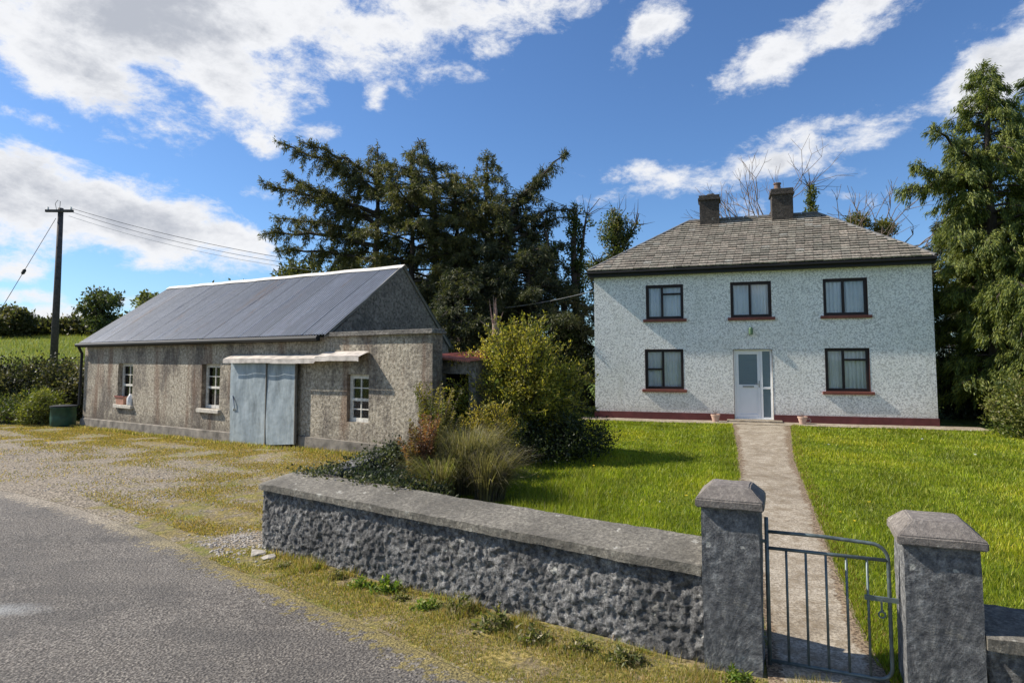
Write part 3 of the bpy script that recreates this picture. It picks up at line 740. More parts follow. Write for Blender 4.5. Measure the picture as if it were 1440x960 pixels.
def cshape(x,y,z):
    x,y,z=rc(x,y,z,R_+.05,-.05,-.05); zz=z
    if z>.76: zz=z+ .085*(y+.05)/.5
    zz+= -.05*max(0,(.35-x)/.35)**2 if z>.76 else 0
    return (x,y,zz)
rough_box(mb,-.05,WL-.01,-.055,.43,.725,.80,.03,.005,7,cshape,5,.008)
mb.build('coping',M['coping'],wallt,merge=.0005)
# return wall running back from the corner
rt = thing('ivy_covered_return_wall','low side wall running back from the corner of the roadside wall under ivy','wall',(A.x,A.y,0),-WY)
a2=Vector((-2.95,8.5)); b2=Vector((-2.2,12.6)); n_=(b2-a2).length
tt=MB(); 
ang=math.atan2((b2-a2).y,(b2-a2).x); rt.location=(a2.x,a2.y,0); rt.rotation_euler=(0,0,ang)
rough_box(tt,0,n_,-.16,.16,-.1,.62,.06,.02,6,None,9,.03); tt.build('wall_body',M['wall'],rt,merge=.0005,smooth=True)
# pillars
PY=.41; pc,ps=math.cos(PY),math.sin(PY)
def pp(s,v=0): return (1.36+pc*s+ps*v, 4.70-ps*s+pc*v)
def pillar(s0,w,ztop,label):
    x,y=pp(s0); t=thing('gate_pillar',label,'gate pillar',(x,y,0),-PY,'gate pillars')
    mb=MB(); rough_box(mb,0,w,0,w+.02,-.15,ztop,.03,.0035,8,None,s0*7,.006); mb.build('shaft',M['pillar'],t,merge=.0005,smooth=False)
    mb=MB(); e=.035; k=.085
    b=[(-e,-e),(w+e,-e),(w+e,w+.02+e),(-e,w+.02+e)]; tq=[(.06,.07),(w-.06,.07),(w-.06,w-.05),(.06,w-.05)]
    z0,z1,z2=ztop-.002,ztop+.055,ztop+.055+k
    V=[(x_,y_,z0) for x_,y_ in b]+[(x_,y_,z1) for x_,y_ in b]+[(x_,y_,z2) for x_,y_ in tq]
    bm=bmesh.new(); vs=[bm.verts.new(v) for v in V]
    for q in ((3,2,1,0),(0,1,5,4),(1,2,6,5),(2,3,7,6),(3,0,4,7),(4,5,9,8),(5,6,10,9),(6,7,11,10),(7,4,8,11),(8,9,10,11)): bm.faces.new([vs[i] for i in q])
    bmesh.ops.bevel(bm,geom=bm.edges[:],offset=.008,segments=2,affect='EDGES')
    bmesh.ops.triangulate(bm,faces=bm.faces[:]); bmesh.ops.subdivide_edges(bm,edges=bm.edges[:],cuts=3,use_grid_fill=True)
    for v in bm.verts: v.co+=noise.noise_vector(v.co*11+Vector((s0*5,0,0)))*.006
    me=bpy.data.meshes.new('cap'); bm.to_mesh(me); bm.free(); link(me,'cap',M['cap'],t)
    return t
pillar(0,.39,1.235,'grey rendered gate pillar at the end of the long wall, left of the gate')
p2=pillar(1.255,.415,1.11,'grey rendered gate pillar with pale chipped cap, right of the gate')
# right wall
rw=thing('garden_wall','short stretch of low wall with coping, right of the right gate pillar','wall',(*pp(1.67,.02),0),-PY)
mb=MB(); rough_box(mb,0.005,3.2,.0,.34,-.15,.53,.03,.018,9,None,13,.02); mb.build('wall_body',M['wall'],rw,merge=.0005,smooth=True)
mb=MB(); rough_box(mb,.006,3.2,-.05,.40,.525,.60,.035,.005,7,lambda x,y,z:(x,y,z+(.06*(y+.05)/.45 if z>.56 else 0)),15,.008); mb.build('coping',M['coping'],rw,merge=.0005)
# gate
gx,gy=pp(.39,.20)
gate=thing('garden_gate','low tubular metal garden gate of upright bars, closed between the two pillars','gate',(gx,gy,0),-PY)
r=.0125; GWd=.80; zt,zs,zb=1.05,.935,.15
mb=MB(); 
arc=[(GWd-.10+.10*math.sin(a),0,zt-.012-.10+.10*math.cos(a)) for a in np.linspace(0,PI/2,8)]
arc2=[(GWd-.08+.08*math.cos(a),0,zb+.08-.08*math.sin(a)) for a in np.linspace(0,PI/2,7)]
mb.tube([(.04,0,zt),(.4,0,zt+.002)]+arc+[(GWd,0,.5)]+arc2+[(.04,0,zb)],r,10)
mb.tube([(.04,0,zb-.07),(.04,0,zt+.10)],r*1.15,10); mb.build('gate_frame',M['gate'],gate,smooth=True)
MB().tube([(.04,0,zs),(GWd,0,zs)],r,8).build('mid_rail',M['gate'],gate,smooth=True)
for i in range(5):
    x=.04+(GWd-.04)*(i+1)/6.0
    MB().tube([(x,0,zb),(x,0,zs)],.0085,8).build('gate_bar',M['gate'],gate,smooth=True)
mb=MB(); mb.bar((GWd-.15,-.012,.68),(GWd+.05,-.012,.68),.016,.03); mb.bar((GWd-.05,-.014,.60),(GWd-.05,-.014,.68),.02,.012)
mb.tube([(GWd-.05+.02*math.cos(a),-.02,.58+.02*math.sin(a)) for a in np.linspace(0,2*PI,13)],.006,6); mb.build('latch',M['gate'],gate)
for z in (.3,.98): 
    mb=MB(); mb.bar((.04,0,z),(-.01,0,z),.02); mb.build('hinge',M['gate'],gate)

# ------------------------------------------------------------------ utility pole and wires
px_,py_=-21.73,30.4; pz=g1(px_,py_)
pole=thing('utility_pole','dark wooden electricity pole with crossarm standing in the field beyond the hedge','utility pole',(px_,py_,pz-.2))
ph=9.55-pz+.2
MB().tube([(0,0,0),(0.02,0,ph*.5),(.03,0,ph)],[.17,.145,.115],14).build('pole_shaft',M['pole'],pole,smooth=True)
MB().bar((-.62,-.1,ph-.15),(.72,-.14,ph-.17),.11,.12).build('crossarm',M['pole'],pole)
for dx in (-.5,.6): MB().lathe([(.0,0),(.05,0),(.03,.04),(.055,.07),(.03,.1),(.04,.13),(0,.15)],(dx,-.12,ph-.1),10).build('insulator',M['whiteplastic'],pole)
MB().tube([(-.1,-.1,ph-.1),(-.16,-.12,ph+.2),(-.05,-.12,ph+.36),(.08,-.12,ph+.3),(.05,-.1,ph)],.012,5).build('jumper_loop',M['cable'],pole)
def wire(name,label,a,b,sag,rad,mat,group=None,n=40):
    a,b=Vector(a),Vector(b); pts=[a.lerp(b,i/n)-Vector((0,0,sag*4*(i/n)*(1-i/n))) for i in range(n+1)]
    loc=pts[0]; mb=MB(); mb.tube([p-loc for p in pts],rad,5)
    o=mb.build(name,mat); o.location=loc; return tag(o,label,'cable',group)
top=Vector((px_,py_,9.4))
wire('power_line','upper overhead cable from the pole crossarm to the conifers behind the shed',top+Vector((.6,-.12,.12)),(-8.2,27.2,6.35),.22,.011,M['cable'],'overhead cables leaving the pole')
wire('power_line','middle overhead cable from the pole top to the conifers behind the shed',top+Vector((.3,-.12,.05)),(-8.0,27.6,6.2),.32,.009,M['cable'],'overhead cables leaving the pole')
wire('power_line','lowest and palest overhead cable from the pole, sagging towards the shed roof',top+Vector((.5,-.1,-.25)),(-8.2,27.0,6.0),.3,.008,M['greycable'],'overhead cables leaving the pole')
wire('house_cable','thin pale cable running from the dark trees to the top left of the house wall',(-1.5,24.0,4.1),(2.66,20.95,4.75-.25),.12,.008,M['greycable'])
a=top+Vector((-.15,-.05,-.35)); b=Vector((-24.2,28.2,1.6))
st=wire('stay_wire','slanting stay wire with a dark insulator, left of the pole',a,b,0,.014,M['cable'])
q=a.lerp(b,.36)-a; d=(b-a).normalized()
MB().tube([q-d*.14,q-d*.08,q+d*.08,q+d*.14],[.03,.075,.075,.03],8).build('insulator',M['cable'],st)

exec_trees = True
# ------------------------------------------------------------------ trees
def pathpts(P, t):
    """P (k,3) polyline sampled at t in 0..1"""
    P=np.asarray(P,float); t=np.asarray(t)*(len(P)-1); i=np.minimum(t.astype(int),len(P)-2); f=(t-i)[:,None]
    return P[i]*(1-f)+P[i+1]*f, norm(P[i+1]-P[i])
def limb_foliage(LV, P, L, cols, spread=.38, dens=1.0, leaf=(.16,.05), droop=.35, t0=.25, twig=None, vert=.2, order=0.):
    """flat sprays of branchlets on a limb polyline P (world)"""
    n=max(5,int(L*10*dens)); t=np.sort(rng.uniform(t0,1,n)); pt,dr=pathpts(P,t)
    side=norm(np.cross(dr,np.array([0,0,1.])))*np.where(rng.random((n,1))<.5,-1,1)
    bl=(spread*L*(1.05-t)*.7+.22)*rng.uniform(.6,1.2,n)
    bd=norm(dr*rng.uniform(.35,.9,(n,1))+side*rng.uniform(.5,1,(n,1))+np.stack([rng.normal(0,.12,n),rng.normal(0,.12,n),rng.normal(.02,vert,n)],-1))
    if twig is not None: twig.append((pt,bd,bl))
    k=np.maximum(6,(bl/leaf[0]*17*dens).astype(int)); ids=np.repeat(np.arange(n),k); m_=len(ids)
    s=rng.uniform(.05,1,m_)**.8
    p=pt[ids]+bd[ids]*(bl[ids]*s)[:,None]; p[:,2]-=droop*(bl[ids]*s)**2*.9
    p+=rng.normal(0,.03,(m_,3))
    p[:,2]+=rng.normal(0,.06,m_); d=bd[ids]*(.6+order*.6)+rng.normal(0,.55-.25*order,(m_,3)); d[:,2]-=droop*.9+order*.6
    LV.add(p,d,leaf[0]*rng.uniform(.6,1.3,m_),leaf[1]*rng.uniform(.7,1.3,m_),leafcols(m_,cols))
def limbpath(b, d, L, rise, droop, n=7, wob=.05):
    b=np.array(b,float); out=[]
    d=norm(np.array(d,float))
    for i in range(n+1):
        t=i/n; p=b+d*L*t; p[2]+=rise*L*t-droop*L*t*t; p+=rng.normal(0,wob*.3,3)*t; out.append(p)
    return np.array(out)
def tree_parts(name,label,base,trunk_pts,trunk_r,limbs,LV,matl='needle',mattr='bark',twigs=None,cat='tree',group=None):
    t=thing(name,label,cat,base,0,group); b=Vector(base)
    mb=MB(); mb.tube([Vector(p)-b for p in trunk_pts],trunk_r,10)
    for P,r0 in limbs:
        mb.tube([Vector(p)-b for p in P],list(np.linspace(r0,r0*.25,len(P))),5,False)
    if twigs:
        for pt,bd,bl in twigs:
            for i in range(len(pt)):
                if bl[i]>.35: 
                    p=Vector(pt[i])-b; mb.tube([p,p+Vector(bd[i])*bl[i]*.8-Vector((0,0,.12*bl[i]))],[.012,.004],3,False)
    mb.build('trunk',M[mattr],t,smooth=True)
    if LV is not None:
        for a in range(len(LV.P)): LV.P[a]=LV.P[a]-np.array(base)
        LV.build('crown',M[matl],t)
    return t
def conifer(label,x,y,h,z0f=.25,Lmax=2.4,prof=None,wind=0,windk=0,arms=(),n=46,cols=None,leaf=(.17,.034),trunk=.2,lean=(0,0),dens=1.,name='conifer_tree',droop=.3,rise=.25,seed=0,drange=.8,vert=.34,order=0.):
    global rng; rng=np.random.default_rng(100+seed)
    z=g1(x,y)-.1; base=(x,y,z); cols=cols or DARK
    tp=[(x+lean[0]*(i/8)**1.5+rng.normal(0,.04),y+lean[1]*i/8,z+h*i/8) for i in range(9)]
    tr=list(np.linspace(trunk,.02,9)); tr[1]=trunk*.9
    LV=Leaves(); limbs=[]; tw=[]
    prof=prof or (lambda q:(1-q)**.7)
    for i in range(n):
        q=z0f+(1-z0f)*(i+rng.random())/n; az=i*2.4+rng.normal(0,.4)
        L=(Lmax*prof((q-z0f)/(1-z0f))+.25)*rng.uniform(.65,1.15)*(1+windk*math.cos(az-wind))
        if x>12 and q<.6 and math.cos(az)<-.3: L*=.66
        P0,_=pathpts(tp,np.array([q])); P=limbpath(P0[0],(math.cos(az),math.sin(az),0),max(L,.2),rise*rng.uniform(.4,1.4),droop*rng.uniform(.6,1.4))
        limbs.append((P,.02+.013*L)); limb_foliage(LV,P,L,cols,dens=dens,leaf=leaf,droop=drange*.6,vert=vert,order=order,spread=.45)
    for (q,ex,ey,ez,*o_) in arms:
        P0,_=pathpts(tp,np.array([q])); e=np.array([ex,ey,ez]); L=np.linalg.norm(e-P0[0])
        k=o_[0] if o_ else .0
        P=np.array([P0[0]+(e-P0[0])*t_+np.array([0,0,k*L*math.sin(t_*PI)]) for t_ in np.linspace(0,1,8)])
        P[1:-1]+=rng.normal(0,.05,(6,3))
        limbs.append((P,.05+.012*L)); limb_foliage(LV,P,L,cols,spread=.33,dens=dens*1.15,leaf=leaf,droop=drange*.7,t0=.12,twig=tw,vert=.5,order=order)
    # crown tip
    P=np.array(tp[-3:]); limb_foliage(LV,P,h*.2,cols,dens=dens*1.3,leaf=leaf,spread=.2)
    return tree_parts(name,label,base,tp,tr,limbs,LV,twigs=tw)
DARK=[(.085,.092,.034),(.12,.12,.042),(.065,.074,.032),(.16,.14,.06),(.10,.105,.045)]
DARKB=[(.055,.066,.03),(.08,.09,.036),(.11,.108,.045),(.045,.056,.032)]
OLIVE=[(.15,.15,.04),(.20,.18,.055),(.11,.115,.035),(.24,.19,.07)]
YG=[(.29,.27,.032),(.40,.35,.05),(.15,.155,.025),(.50,.42,.08),(.34,.31,.045)]
GREEN=[(.07,.11,.02),(.11,.15,.028),(.05,.08,.018),(.15,.17,.04)]
def X_(px,Y): return (px-720)/900*Y
def Zp(py,Y): return 2.3+(504-py)/900*Y
if exec_trees:
    Y=26.5
    conifer('windswept conifer with long bare arms reaching left over the shed roof',X_(527,Y),Y,Zp(197,Y)-.4,z0f=.30,Lmax=1.8,wind=PI,windk=.2,n=42,seed=1,trunk=.3,dens=1.,
        arms=[(.82,X_(388,Y),Y-.3,Zp(198,Y),.05),(.88,X_(430,Y),Y-1.0,Zp(205,Y),.05),(.74,X_(375,Y),Y-.8,Zp(262,Y),.02),(.70,X_(392,Y),Y+.8,Zp(235,Y),.0),(.62,X_(372,Y),Y-.5,Zp(330,Y),.04),(.66,X_(378,Y),Y+.6,Zp(300,Y),.04),(.56,X_(385,Y),Y+.2,Zp(350,Y),.04),(.8,X_(450,Y),Y+1,Zp(215,Y),.05),(.70,X_(430,Y),Y-.6,Zp(262,Y),.04)],
        prof=lambda q:.55+.6*q*(1-q)*2 if q<.8 else .9*(1-q)*4)
    conifer('dark conifer second from the left in the clump behind the shed',X_(578,25.8),25.8,Zp(207,25.8)-.4,z0f=.32,Lmax=2.2,n=42,seed=2,trunk=.22,prof=lambda q:min(1,(1.10-q)*2.8),cols=DARK+OLIVE[:1])
    conifer('dark conifer with bare twiggy top in the middle of the clump behind the shed',X_(612,27),27,Zp(215,27)-.4,z0f=.3,Lmax=2.2,n=42,seed=3,trunk=.24,prof=lambda q:min(1,(1.10-q)*2.8),
        arms=[(.93,X_(585,27),27,Zp(188,27),0)])
    conifer('slim dark conifer right of the middle of the clump behind the shed',X_(640,26),26,Zp(238,26)-.4,z0f=.3,Lmax=2.3,n=42,seed=4,trunk=.2,prof=lambda q:min(1,(1.10-q)*2.8),cols=DARK+OLIVE[:2])
    conifer('pointed spruce spire, tallest on the right side of the clump',X_(683,26.5),26.5,Zp(208,26.5)-.4,z0f=.28,Lmax=2.3,n=56,seed=5,trunk=.22,prof=lambda q:min(1,(1.03-q)*2.),cols=DARK+OLIVE[:1],rise=.1)
    Y=25
    conifer('leaning conifer with two heavy arms reaching right against the sky',X_(712,Y),Y,Zp(262,Y)-.4,z0f=.2,Lmax=2.2,wind=0,windk=.3,n=56,seed=6,trunk=.24,cols=DARKB,
        arms=[(.9,X_(796,Y),Y-.2,Zp(216,Y),.02),(.86,X_(770,Y),Y+.4,Zp(232,Y),.04),(.8,X_(812,Y),Y,Zp(292,Y),.1),(.75,X_(800,Y),Y+.6,Zp(300,Y),.08),(.6,X_(790,Y),Y,Zp(345,Y),.05),(.5,X_(785,Y),Y,Zp(400,Y),.05)],
        prof=lambda q:min(1,(1.1-q)*1.6))
    conifer('low dense dark conifer filling the gap right of the shed gable',X_(650,23.4),23.4,Zp(375,23.4)-.4,z0f=.06,Lmax=2.3,n=70,seed=7,trunk=.16,cols=DARKB,dens=1.0,prof=lambda q:min(1,(1.1-q)*1.8))
    conifer('low dense dark conifer between the yellow bush and the ivy trunks',X_(745,23.6),23.6,Zp(345,23.6)-.4,z0f=.06,Lmax=2.2,n=74,seed=8,trunk=.16,cols=DARKB,dens=1.0,prof=lambda q:min(1,(1.1-q)*1.8))
    conifer('low dark conifer just behind the shed gable',X_(590,27.5),27.5,Zp(400,27.5)-.4,z0f=.06,Lmax=2.2,n=60,seed=9,trunk=.16,cols=DARKB,dens=.9,prof=lambda q:min(1,(1.1-q)*1.8))

def clumps(LV, C, rad, npc, leaf, cols, elong=(1,1,1), up=.2, jit=.18):
    """leaf clumps: C centres (k,3)"""
    k=len(C); ids=np.repeat(np.arange(k),npc); m_=len(ids)
    r=np.broadcast_to(rad,(k,))[ids][:,None]
    q=rng.normal(0,.5,(m_,3))*np.array(elong)
    p=C[ids]+q*r
    d=q*.8+rng.normal(0,.7,(m_,3)); d[:,2]+=up
    cc=leafcols(k,cols,jit)[ids]*(1+rng.normal(0,.15,(m_,1)))
    LV.add(p,d,leaf[0]*rng.uniform(.6,1.35,m_),leaf[1]*rng.uniform(.7,1.3,m_),np.clip(cc,.003,1))
def ellip(n,c,r,inner=.35,zmin=-1):
    q=norm(rng.normal(size=(n*2,3)))*(rng.uniform(inner**3,1,(n*2,1))**(1/3)); q=q[q[:,2]>zmin][:n]
    return np.array(c)+q*np.array(r)
def bush(name,label,x,y,blobs,n,npc,leaf,cols,crad=.2,stems=14,group=None,cat='bush',mattr='bark',up=.25,seed=0,z=None,topcols=None,mat='leaf',shoots=0,slen=.45):
    global rng; rng=np.random.default_rng(500+seed)
    z=g1(x,y) if z is None else z; base=np.array([x,y,z]); LV=Leaves(); C=[]
    tot=sum(b[1][0]*b[1][1]*b[1][2] for b in blobs)
    for c_,r_ in blobs:
        k=max(3,int(n*r_[0]*r_[1]*r_[2]/tot)); C.append(ellip(k,base+np.array(c_),r_))
    C=np.concatenate(C); keep=C[:,2]>G(C[:,0],C[:,1])+.03; C=C[keep]
    # drop some to open gaps
    hz=np.array([noise.noise(Vector(c_)*1.9/ max(.6,crad*3)) for c_ in C]); C=C[hz>-.32]
    clumps(LV,C,crad,npc,leaf,cols,up=up)
    limbs=[]
    top=base+np.array([0,0,np.mean([b[0][2] for b in blobs])*.7])
    for i in (rng.choice(len(C),shoots) if shoots else []):
        p=C[i]; d=norm((p-top)*np.array([1,1,.8])+rng.normal(0,.25,3)+np.array([0,0,.35])); l=slen*rng.uniform(.4,1.3); q=p+d*l
        limbs.append((np.array([p-d*.15,p+d*l*.5,q]),.012)); n_l=int(26*l/.45)+6; t_=rng.uniform(0,1,n_l)[:,None]
        LV.add(p+d*l*t_+rng.normal(0,.02,(n_l,3)),d*.8+rng.normal(0,.6,(n_l,3)),leaf[0]*rng.uniform(.7,1.2,n_l),leaf[1],leafcols(n_l,cols,.2))
    for i in rng.choice(len(C),min(stems,len(C)),replace=False):
        e=C[i]; b=base+np.array([rng.normal(0,.006),rng.normal(0,.006),-.05]); mid=(b+e)/2+rng.normal(0,.12,3); limbs.append((np.array([b,mid,e]),.02+.006*np.linalg.norm(e-b)))
    t=thing(name,label,cat,tuple(base),0,group); mb=MB(); B_=Vector(base)
    for P,r0 in limbs: mb.tube([Vector(p)-B_ for p in P],[r0,r0*.6,r0*.2],5,False)
    mb.build('stems',M[mattr],t)
    for a in range(len(LV.P)): LV.P[a]=LV.P[a]-base
    LV.build('leaves',M[mat],t); return t
# big willow-like bush beside the lawn
bush('garden_bush','large round yellow-green leafy bush between the shed porch and the house',.22,13.6,
     [((-.1,0,1.35),(1.0,1.0,1.1)),((.6,.1,1.0),(.65,.8,.8)),((-.7,.1,1.75),(.45,.6,.5)),((.25,.1,2.3),(.45,.6,.5)),((-.35,.1,2.1),(.4,.5,.5)),((.85,0,1.55),(.4,.5,.35)),((-1.1,-.1,1.0),(.4,.5,.5))],820,42,(.075,.026),YG+[(.10,.13,.03)],.2,40,seed=1,up=.35,shoots=420,slen=.5)
bush('garden_bush','dark low spreading shrub in the shade under the large yellow-green bush',.75,12.9,
     [((0,0,.35),(1.1,.9,.5)),((-.9,-.3,.3),(.7,.6,.45)),((.7,.3,.45),(.6,.6,.5))],420,40,(.07,.03),[(.035,.05,.018),(.05,.065,.02),(.025,.035,.015)],.2,16,seed=2)
bush('garden_bush','small yellow flowering shrub behind the tall grass clump',-.45,11.6,[((0,0,.7),(.45,.4,.55)),((-.2,0,.55),(.3,.3,.4))],150,45,(.06,.022),[(.32,.26,.04),(.40,.31,.06),(.18,.17,.04)],.15,12,seed=3,shoots=60,slen=.3)
def ivy_mat(name,label,pts,wid,n,npc,leaf,cols,hz=.2,seed=0,cat='ivy',lump=.15):
    global rng; rng=np.random.default_rng(900+seed)
    P=np.array(pts,float); t=rng.random(n); c_,_=pathpts(P,t); c_=c_+rng.normal(0,1,(n,3))*np.array(wid)
    LV=Leaves(); base=P[0].copy(); clumps(LV,c_,lump,npc,leaf,cols,up=.3)
    for a in range(len(LV.P)): LV.P[a]=LV.P[a]-base
    t_=thing(name,label,cat,tuple(base)); LV.build('leaves',M['leaf'],t_)
    mb=MB()
    for i in range(0,n,max(1,n//14)): mb.tube([Vector(c_[i]-base),Vector(c_[(i*7+3)%n]-base).lerp(Vector(c_[i]-base),.6),],[.012,.005],4,False)
    mb.build('stems',M['bark'],t_); return t_
ivy_mat('ivy','dark small-leaved ivy heaped over the side wall behind the wall corner',[(-2.88,9.0,.50),(-2.65,10.0,.46),(-2.35,11.4,.5),(-2.1,12.2,.55)],(.13,.2,.08),240,40,(.05,.035),[(.045,.06,.035),(.07,.085,.05),(.12,.13,.09),(.035,.045,.025)],seed=1)
ivy_mat('ivy','dark cotoneaster mound beside the rust coloured fern behind the wall',[(-2.2,9.6,.40),(-1.8,9.4,.40),(-1.3,9.4,.35)],(.14,.2,.10),230,42,(.04,.028),[(.03,.045,.028),(.05,.065,.04),(.025,.035,.022)],seed=2)
def wtop(s,v,z=.86):
    c_,s_=math.cos(WY),math.sin(WY); return (A.x+s*c_+v*s_, A.y-s*s_+v*c_, z)
bush('garden_bush','low dark ground-hugging shrub between the wall and the tall tussock',-1.25,9.15,[((0,0,.15),(.4,.25,.24)),((-.35,.2,.15),(.35,.25,.24))],150,36,(.05,.03),[(.05,.065,.03),(.08,.09,.045),(.035,.05,.025),(.12,.11,.05)],.14,10,seed=14)
ivy_mat('ivy','thin ivy trailing across the top of the roadside wall near its left end',[wtop(.25,.40,.86),wtop(.9,.40,.87),wtop(1.6,.43,.87),wtop(2.3,.44,.86)],(.06,.05,.015),60,12,(.035,.028),[(.08,.09,.04),(.14,.14,.07),(.05,.06,.03)],seed=3,lump=.08)

# grass clump (tall tussock)
def tussock(name,label,x,y,n,H,R,cols,cat='ornamental grass',seed=0,lean=(.25,-.1),wid=.012,segs=5):
    global rng; rng=np.random.default_rng(1300+seed)
    z=g1(x,y); a=rng.uniform(0,2*PI,n); r0=np.sqrt(rng.random(n))*R*.45
    b=np.stack([r0*np.cos(a),r0*np.sin(a),np.zeros(n)],-1)
    out=np.stack([np.cos(a),np.sin(a),0*a],-1)*(rng.uniform(.1,1,n)*R)[:,None]+np.array([lean[0],lean[1],0])
    h=H*rng.uniform(.55,1.1,n); side=norm(np.cross(out,np.array([0,0,1.]))+1e-6)+rng.normal(0,.3,(n,3))
    V=[];k=segs+1
    VV=np.empty((n,k*2,3))
    for i in range(k):
        t=i/segs; p=b+out*(t**1.7)[...] if False else b+out*(t**1.7)+np.stack([0*a,0*a,h*(1.25*t-.35*t**3 - .0)],-1)
        p[:,2]-= (t**3)*rng.uniform(0,.25,n)*H
        w=wid*(1-t*.9)
        VV[:,2*i]=p-side*w/2; VV[:,2*i+1]=p+side*w/2
    base=np.arange(n)[:,None]*(2*k); F=[]
    for i in range(segs): F.append(np.concatenate([base+2*i,base+2*i+1,base+2*i+3,base+2*i+2],1))
    F=np.concatenate(F); C=np.repeat(leafcols(n,cols,.25),2*k,axis=0)
    t_=thing(name,label,cat,(x,y,z)); np_mesh('blades',VV.reshape(-1,3),F,M['grass'],t_,C); return t_
TW=[(.16,.145,.07),(.24,.21,.11),(.30,.26,.15),(.10,.11,.04),(.20,.17,.10)]
tussock('grass_tussock','tall arching tussock of pale olive grass behind the roadside wall',-.72,10.3,3000,1.2,.62,TW,seed=1,lean=(.06,-.05))
tussock('grass_tussock','smaller grey-brown grass tussock leaning right beside the tall tussock',-.35,9.75,1300,.95,.5,TW[:2]+[(.13,.11,.09)],seed=2,lean=(.18,-.1))
# rust fern
def fern(name,label,x,y,n,H,cols,seed,R=.5):
    global rng; rng=np.random.default_rng(1700+seed); z=g1(x,y); LV=Leaves(); mb=MB()
    for i in range(n):
        az=rng.uniform(0,2*PI); h=H*rng.uniform(.6,1.1); o_=R*rng.uniform(.2,1)
        P=np.array([[math.cos(az)*o_*t**1.5,math.sin(az)*o_*t**1.5,h*(1.2*t-.2*t*t)] for t in np.linspace(0,1,7)])
        mb.tube(P,list(np.linspace(.008,.002,7)),4,False)
        m_=190; t=rng.uniform(.2,1,m_); p,d=pathpts(P,t); s=norm(np.cross(d,rng.normal(size=(m_,3)))); L=(.16*(1.15-t))*rng.uniform(.5,1.1,m_)
        k=leafcols(1,cols,.2)
        LV.add(p+s*L[:,None]*rng.uniform(0,.8,(m_,1)),s+d*.5,L*.7+.02,.022,np.clip(k*(1+rng.normal(0,.2,(m_,1))),.01,1))
    t_=thing(name,label,'fern',(x,y,z)); mb.build('stalks',M['twig'],t_); LV.build('fronds',M['leaf'],t_); return t_
tussock('grass_tussock','short straw coloured tussock between the ferns and the tall tussock',-1.12,9.75,1300,.85,.5,TW+[(.2,.22,.06)],seed=4,lean=(-.1,-.1))
fern('bracken_fern','upright yellow-green shrub fern against the shed end wall',-1.30,11.0,60,1.6,[(.20,.17,.035),(.24,.20,.05),(.12,.13,.03)],1,.55)
fern('bracken_fern','rust orange dying fern at the left edge of the tall grass clump',-1.45,10.2,30,1.15,[(.24,.105,.05),(.28,.15,.07),(.20,.14,.06),(.30,.2,.1)],2,.45)

# ivy clad trunks and bare trees by the house
def ivy_tree(label,x,y,h,segs,seed,cols,crown=None,dens=1,rad=.35,name='ivy_clad_tree',twn=0):
    """segs: list of polylines (offset dx,dz fractions) in metres relative to base"""
    global rng; rng=np.random.default_rng(2100+seed); z=g1(x,y)-.1; base=np.array([x,y,z]); LV=Leaves(); mb=MB()
    for P,r0,iv in segs:
        P=np.array(P,float); mb.tube(P,list(np.linspace(r0,r0*.35,len(P))),7,False)
        L=np.linalg.norm(np.diff(P,axis=0),axis=1).sum(); k=int(L*11*dens*iv)
        if k: 
            c_,_=pathpts(P,rng.random(k)); c_=c_+rng.normal(0,1,(k,3))*rad*.5*iv; clumps(LV,c_,.17,34,(.11,.075),cols)
    if crown: 
        for c_,r_,k in crown: clumps(LV,ellip(k,c_,r_),.2,30,(.10,.06),cols)
    ends=[np.array(s[0][-1]) for s in segs]
    for i in range(twn):
        e=ends[i%len(ends)]; d=rng.normal(0,1,3); d[2]=abs(d[2])*1.2; d=norm(d); l=rng.uniform(.5,1.4); q=e+d*l*.5+rng.normal(0,.1,3); mb.tube([e,q,e+d*l+rng.normal(0,.15,3)],[.02,.012,.004],4,False)
    t=thing(name,label,'tree',tuple(base)); mb.build('trunk',M['bark'],t,smooth=True); LV.build('crown',M['leaf'],t); return t
IV=[(.045,.07,.018),(.07,.10,.022),(.03,.05,.016),(.10,.12,.03)]
def seg(px,py,Y,x,z): return ((px-720)/900*Y-x,0,Zp(py,Y)-z)
Y=25.5; x0=X_(812,Y); z0=g1(x0,Y)-.1
S=lambda *pts:[((q[0]-720)/900*Y-x0,(q[2] if len(q)>2 else 0),Zp(q[1],Y)-z0) for q in pts]
ivy_tree('tall ivy-clad trunk forking near its top, close to the left side of the house',x0,Y,8,[(S((812,590),(810,430),(807,340),(812,300)),.2,1),(S((810,420),(818,360),(826,302)),.1,.8)],1,IV,twn=14)
Y=24.8; x0=X_(795,Y); z0=g1(x0,Y)-.1
ivy_tree('leaning ivy-clad trunk left of the forked one beside the house',x0,Y,7,[(S((800,590),(793,430),(778,380),(768,325)),.16,1)],2,IV,twn=4,rad=.4)
Y=27; x0=X_(858,Y); z0=g1(x0,Y)-.1
ivy_tree('bushy ivy-topped tree showing above the left slope of the house roof',x0,Y,8,[(S((858,590),(862,420),(868,350),(870,310)),.25,1.2),(S((866,370),(885,335),(897,315)),.08,.3),(S((860,430),(835,390),(840,370)),.1,1)],3,IV+OLIVE[:2],
    crown=[(S((868,325))[0],(.7,.7,.9),70),(S((872,375))[0],(.9,.8,.8),80),(S((835,385))[0],(.7,.6,.5),40),(S((850,430))[0],(1.2,.9,1.3),110)],twn=40)
Y=24.3; x0=X_(828,Y); z0=g1(x0,Y)-.1
bush('laurel_bush','dark mixed shrub filling the gap along the left side of the house',X_(806,23.2),23.2,[((0,0,1.4),(1.0,.8,1.5)),((-.9,0,1.0),(.8,.7,1.1)),((.1,0,2.6),(.7,.6,.9))],420,34,(.10,.06),DARKB+IV[:2],.25,12,seed=5)
